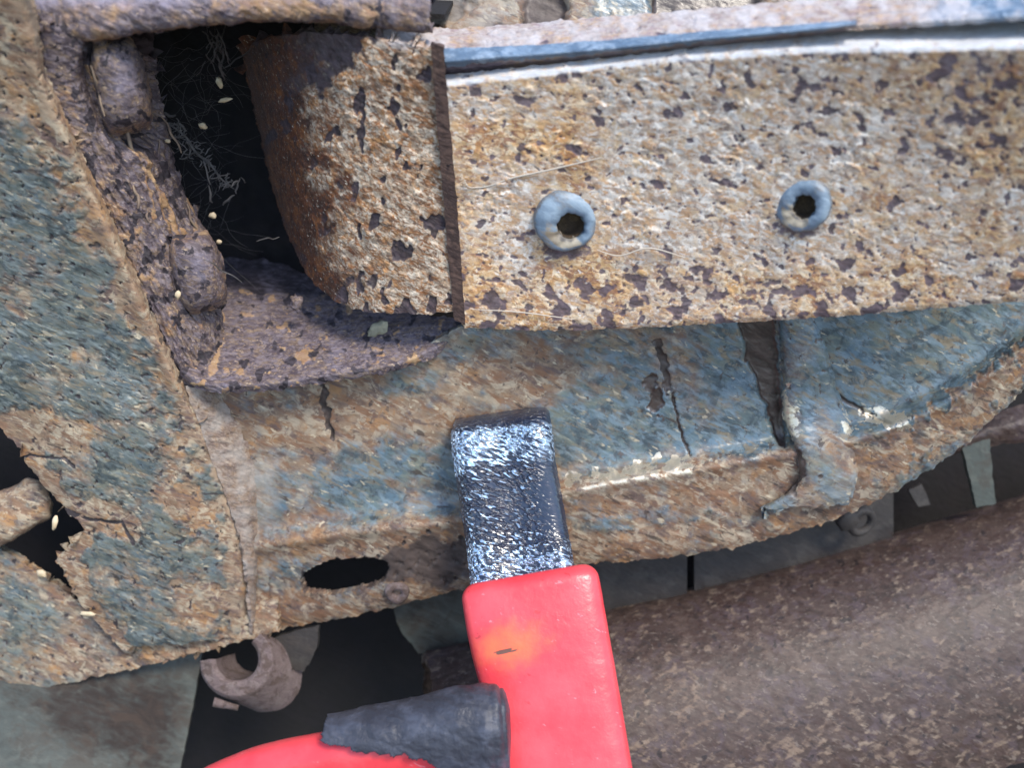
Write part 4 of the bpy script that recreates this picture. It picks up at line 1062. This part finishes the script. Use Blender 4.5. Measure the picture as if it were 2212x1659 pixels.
for k in range(110):
    i = rng.randrange(len(main) - 1); t = rng.random()
    x = main[i][0] + (main[i + 1][0] - main[i][0]) * t; y = main[i][1] + (main[i + 1][1] - main[i][1]) * t
    sp = 16 if i < 3 else 8
    q = (x + rng.uniform(-sp, sp), y + rng.uniform(-sp, sp))
    tw.append((wig(q, (q[0] + rng.uniform(-20, 20), q[1] + rng.uniform(-14, 18)), 4, 3, 170 + i * 12, 176 + i * 12), rng.uniform(0.6, 2.0)))
for a, b, r in (((500, 402), (520, 385), 2.5), ((520, 385), (530, 395), 2), ((518, 390), (508, 420), 2.5), ((508, 420), (480, 445), 3), ((345, 245), (380, 250), 4), ((380, 262), (400, 280), 4), ((402, 296), (412, 325), 3.5), ((424, 330), (400, 340), 2), ((356, 290), (342, 345), 4), ((340, 290), (400, 298), 2.5), ((440, 350), (452, 400), 2.2), ((452, 400), (456, 440), 3), ((470, 380), (500, 372), 1.5)):
    tw.append((wig(a, b, 5, 3, 190, 225), r))
tag(strands('dry_twig', M_web, None, tw), 'grey dusty branched twig caught in the black pocket', 'twig')
wb = []
for k in range(240):
    a = (rng.uniform(190, 480), rng.uniform(90, 560)); b = (a[0] + rng.uniform(-90, 120), a[1] + rng.uniform(-70, 110))
    off = 1.0
    wb.append((wig(a, b, 5, 6, 120 + 0.5 * a[1], 200 + 0.4 * b[1]), rng.uniform(0.22, 0.55)))
for a, b in (((455, 90), (475, 20)), ((470, 110), (490, 40)), ((478, 150), (545, 105)), ((465, 60), (500, 130)), ((440, 560), (520, 610)), ((555, 520), (600, 515))):
    wb.append((wig(a, b, 5, 4, 20, 120), 1.6))
for k in range(26):
    x = 460 + rng.uniform(-22, 28); y = 60 + rng.uniform(-20, 80)
    wb.append((wig((x, y), (x + rng.uniform(-20, 25), y + rng.uniform(8, 50)), 4, 4, -40, 60), rng.uniform(0.8, 2.0)))
web = strands('cobweb', M_web, None, wb)
web['kind'] = 'stuff'; tag(web, 'dusty cobweb threads across the dark pocket', 'cobweb')
seeds = [((474, 178, 160), (7, 16), -25, 'pale oval seed highest in the black pocket'),
         ((487, 215, 170), (16, 6), -15, 'pale seed lying flat just under the highest seed in the pocket'),
         ((438, 271, 180), (11, 8), 10, 'pale round grain between twig and rolled end in the pocket'),
         ((362, 304, 150), (8, 5), 0, 'tiny grey grain beside the upper lug under the twig'),
         ((459, 465, 250), (10, 8), 0, 'round pale grain low in the black pocket'),
         ((473, 522, 270), (7, 6), 0, 'small dim grain at the bottom of the black pocket'),
         ((384, 636, 96), (7, 11), 10, 'white chip on the lower part of the hanger side plate'),
         ((118, 1130, 300), (7, 20), 8, 'pale husk floating in the dark gap left of the bracket'),
         ((190, 1327, 452), (22, 6), 6, 'pale straw bit at the foot of the bracket on the rail'),
         ((90, 1240, 500), (14, 10), 40, 'small pale flake on the lower rail left of the bracket corner')]
for c, (a, b), ang, lab in seeds:
    tag(lump('seed', M_seed, None, c, None, (a * .85, b * .85, min(a, b) * .8), ang, int(c[0]), 0.4, 2), lab, 'seed', 'pale seeds and chips caught in the metalwork')
for c, rr, ang, lab in (((815, 712, 296), (26, 14, 9), -35, 'pale grey green paint chip lying on the purple floor plate'), ((640, 655, 300), (13, 17, 12), 0, 'dark round crumb on the floor plate below the rolled end')):
    tag(lump('paint_chip' if rr[0] > 20 else 'rust_crumb', simple('chip', (178, 172, 146), 0.8, c2=(140, 134, 112)).m if rr[0] > 20 else M_purple, None, c, None, rr, ang, int(c[0]), 0.45, 3), lab, 'chip' if rr[0] > 20 else 'crumb')
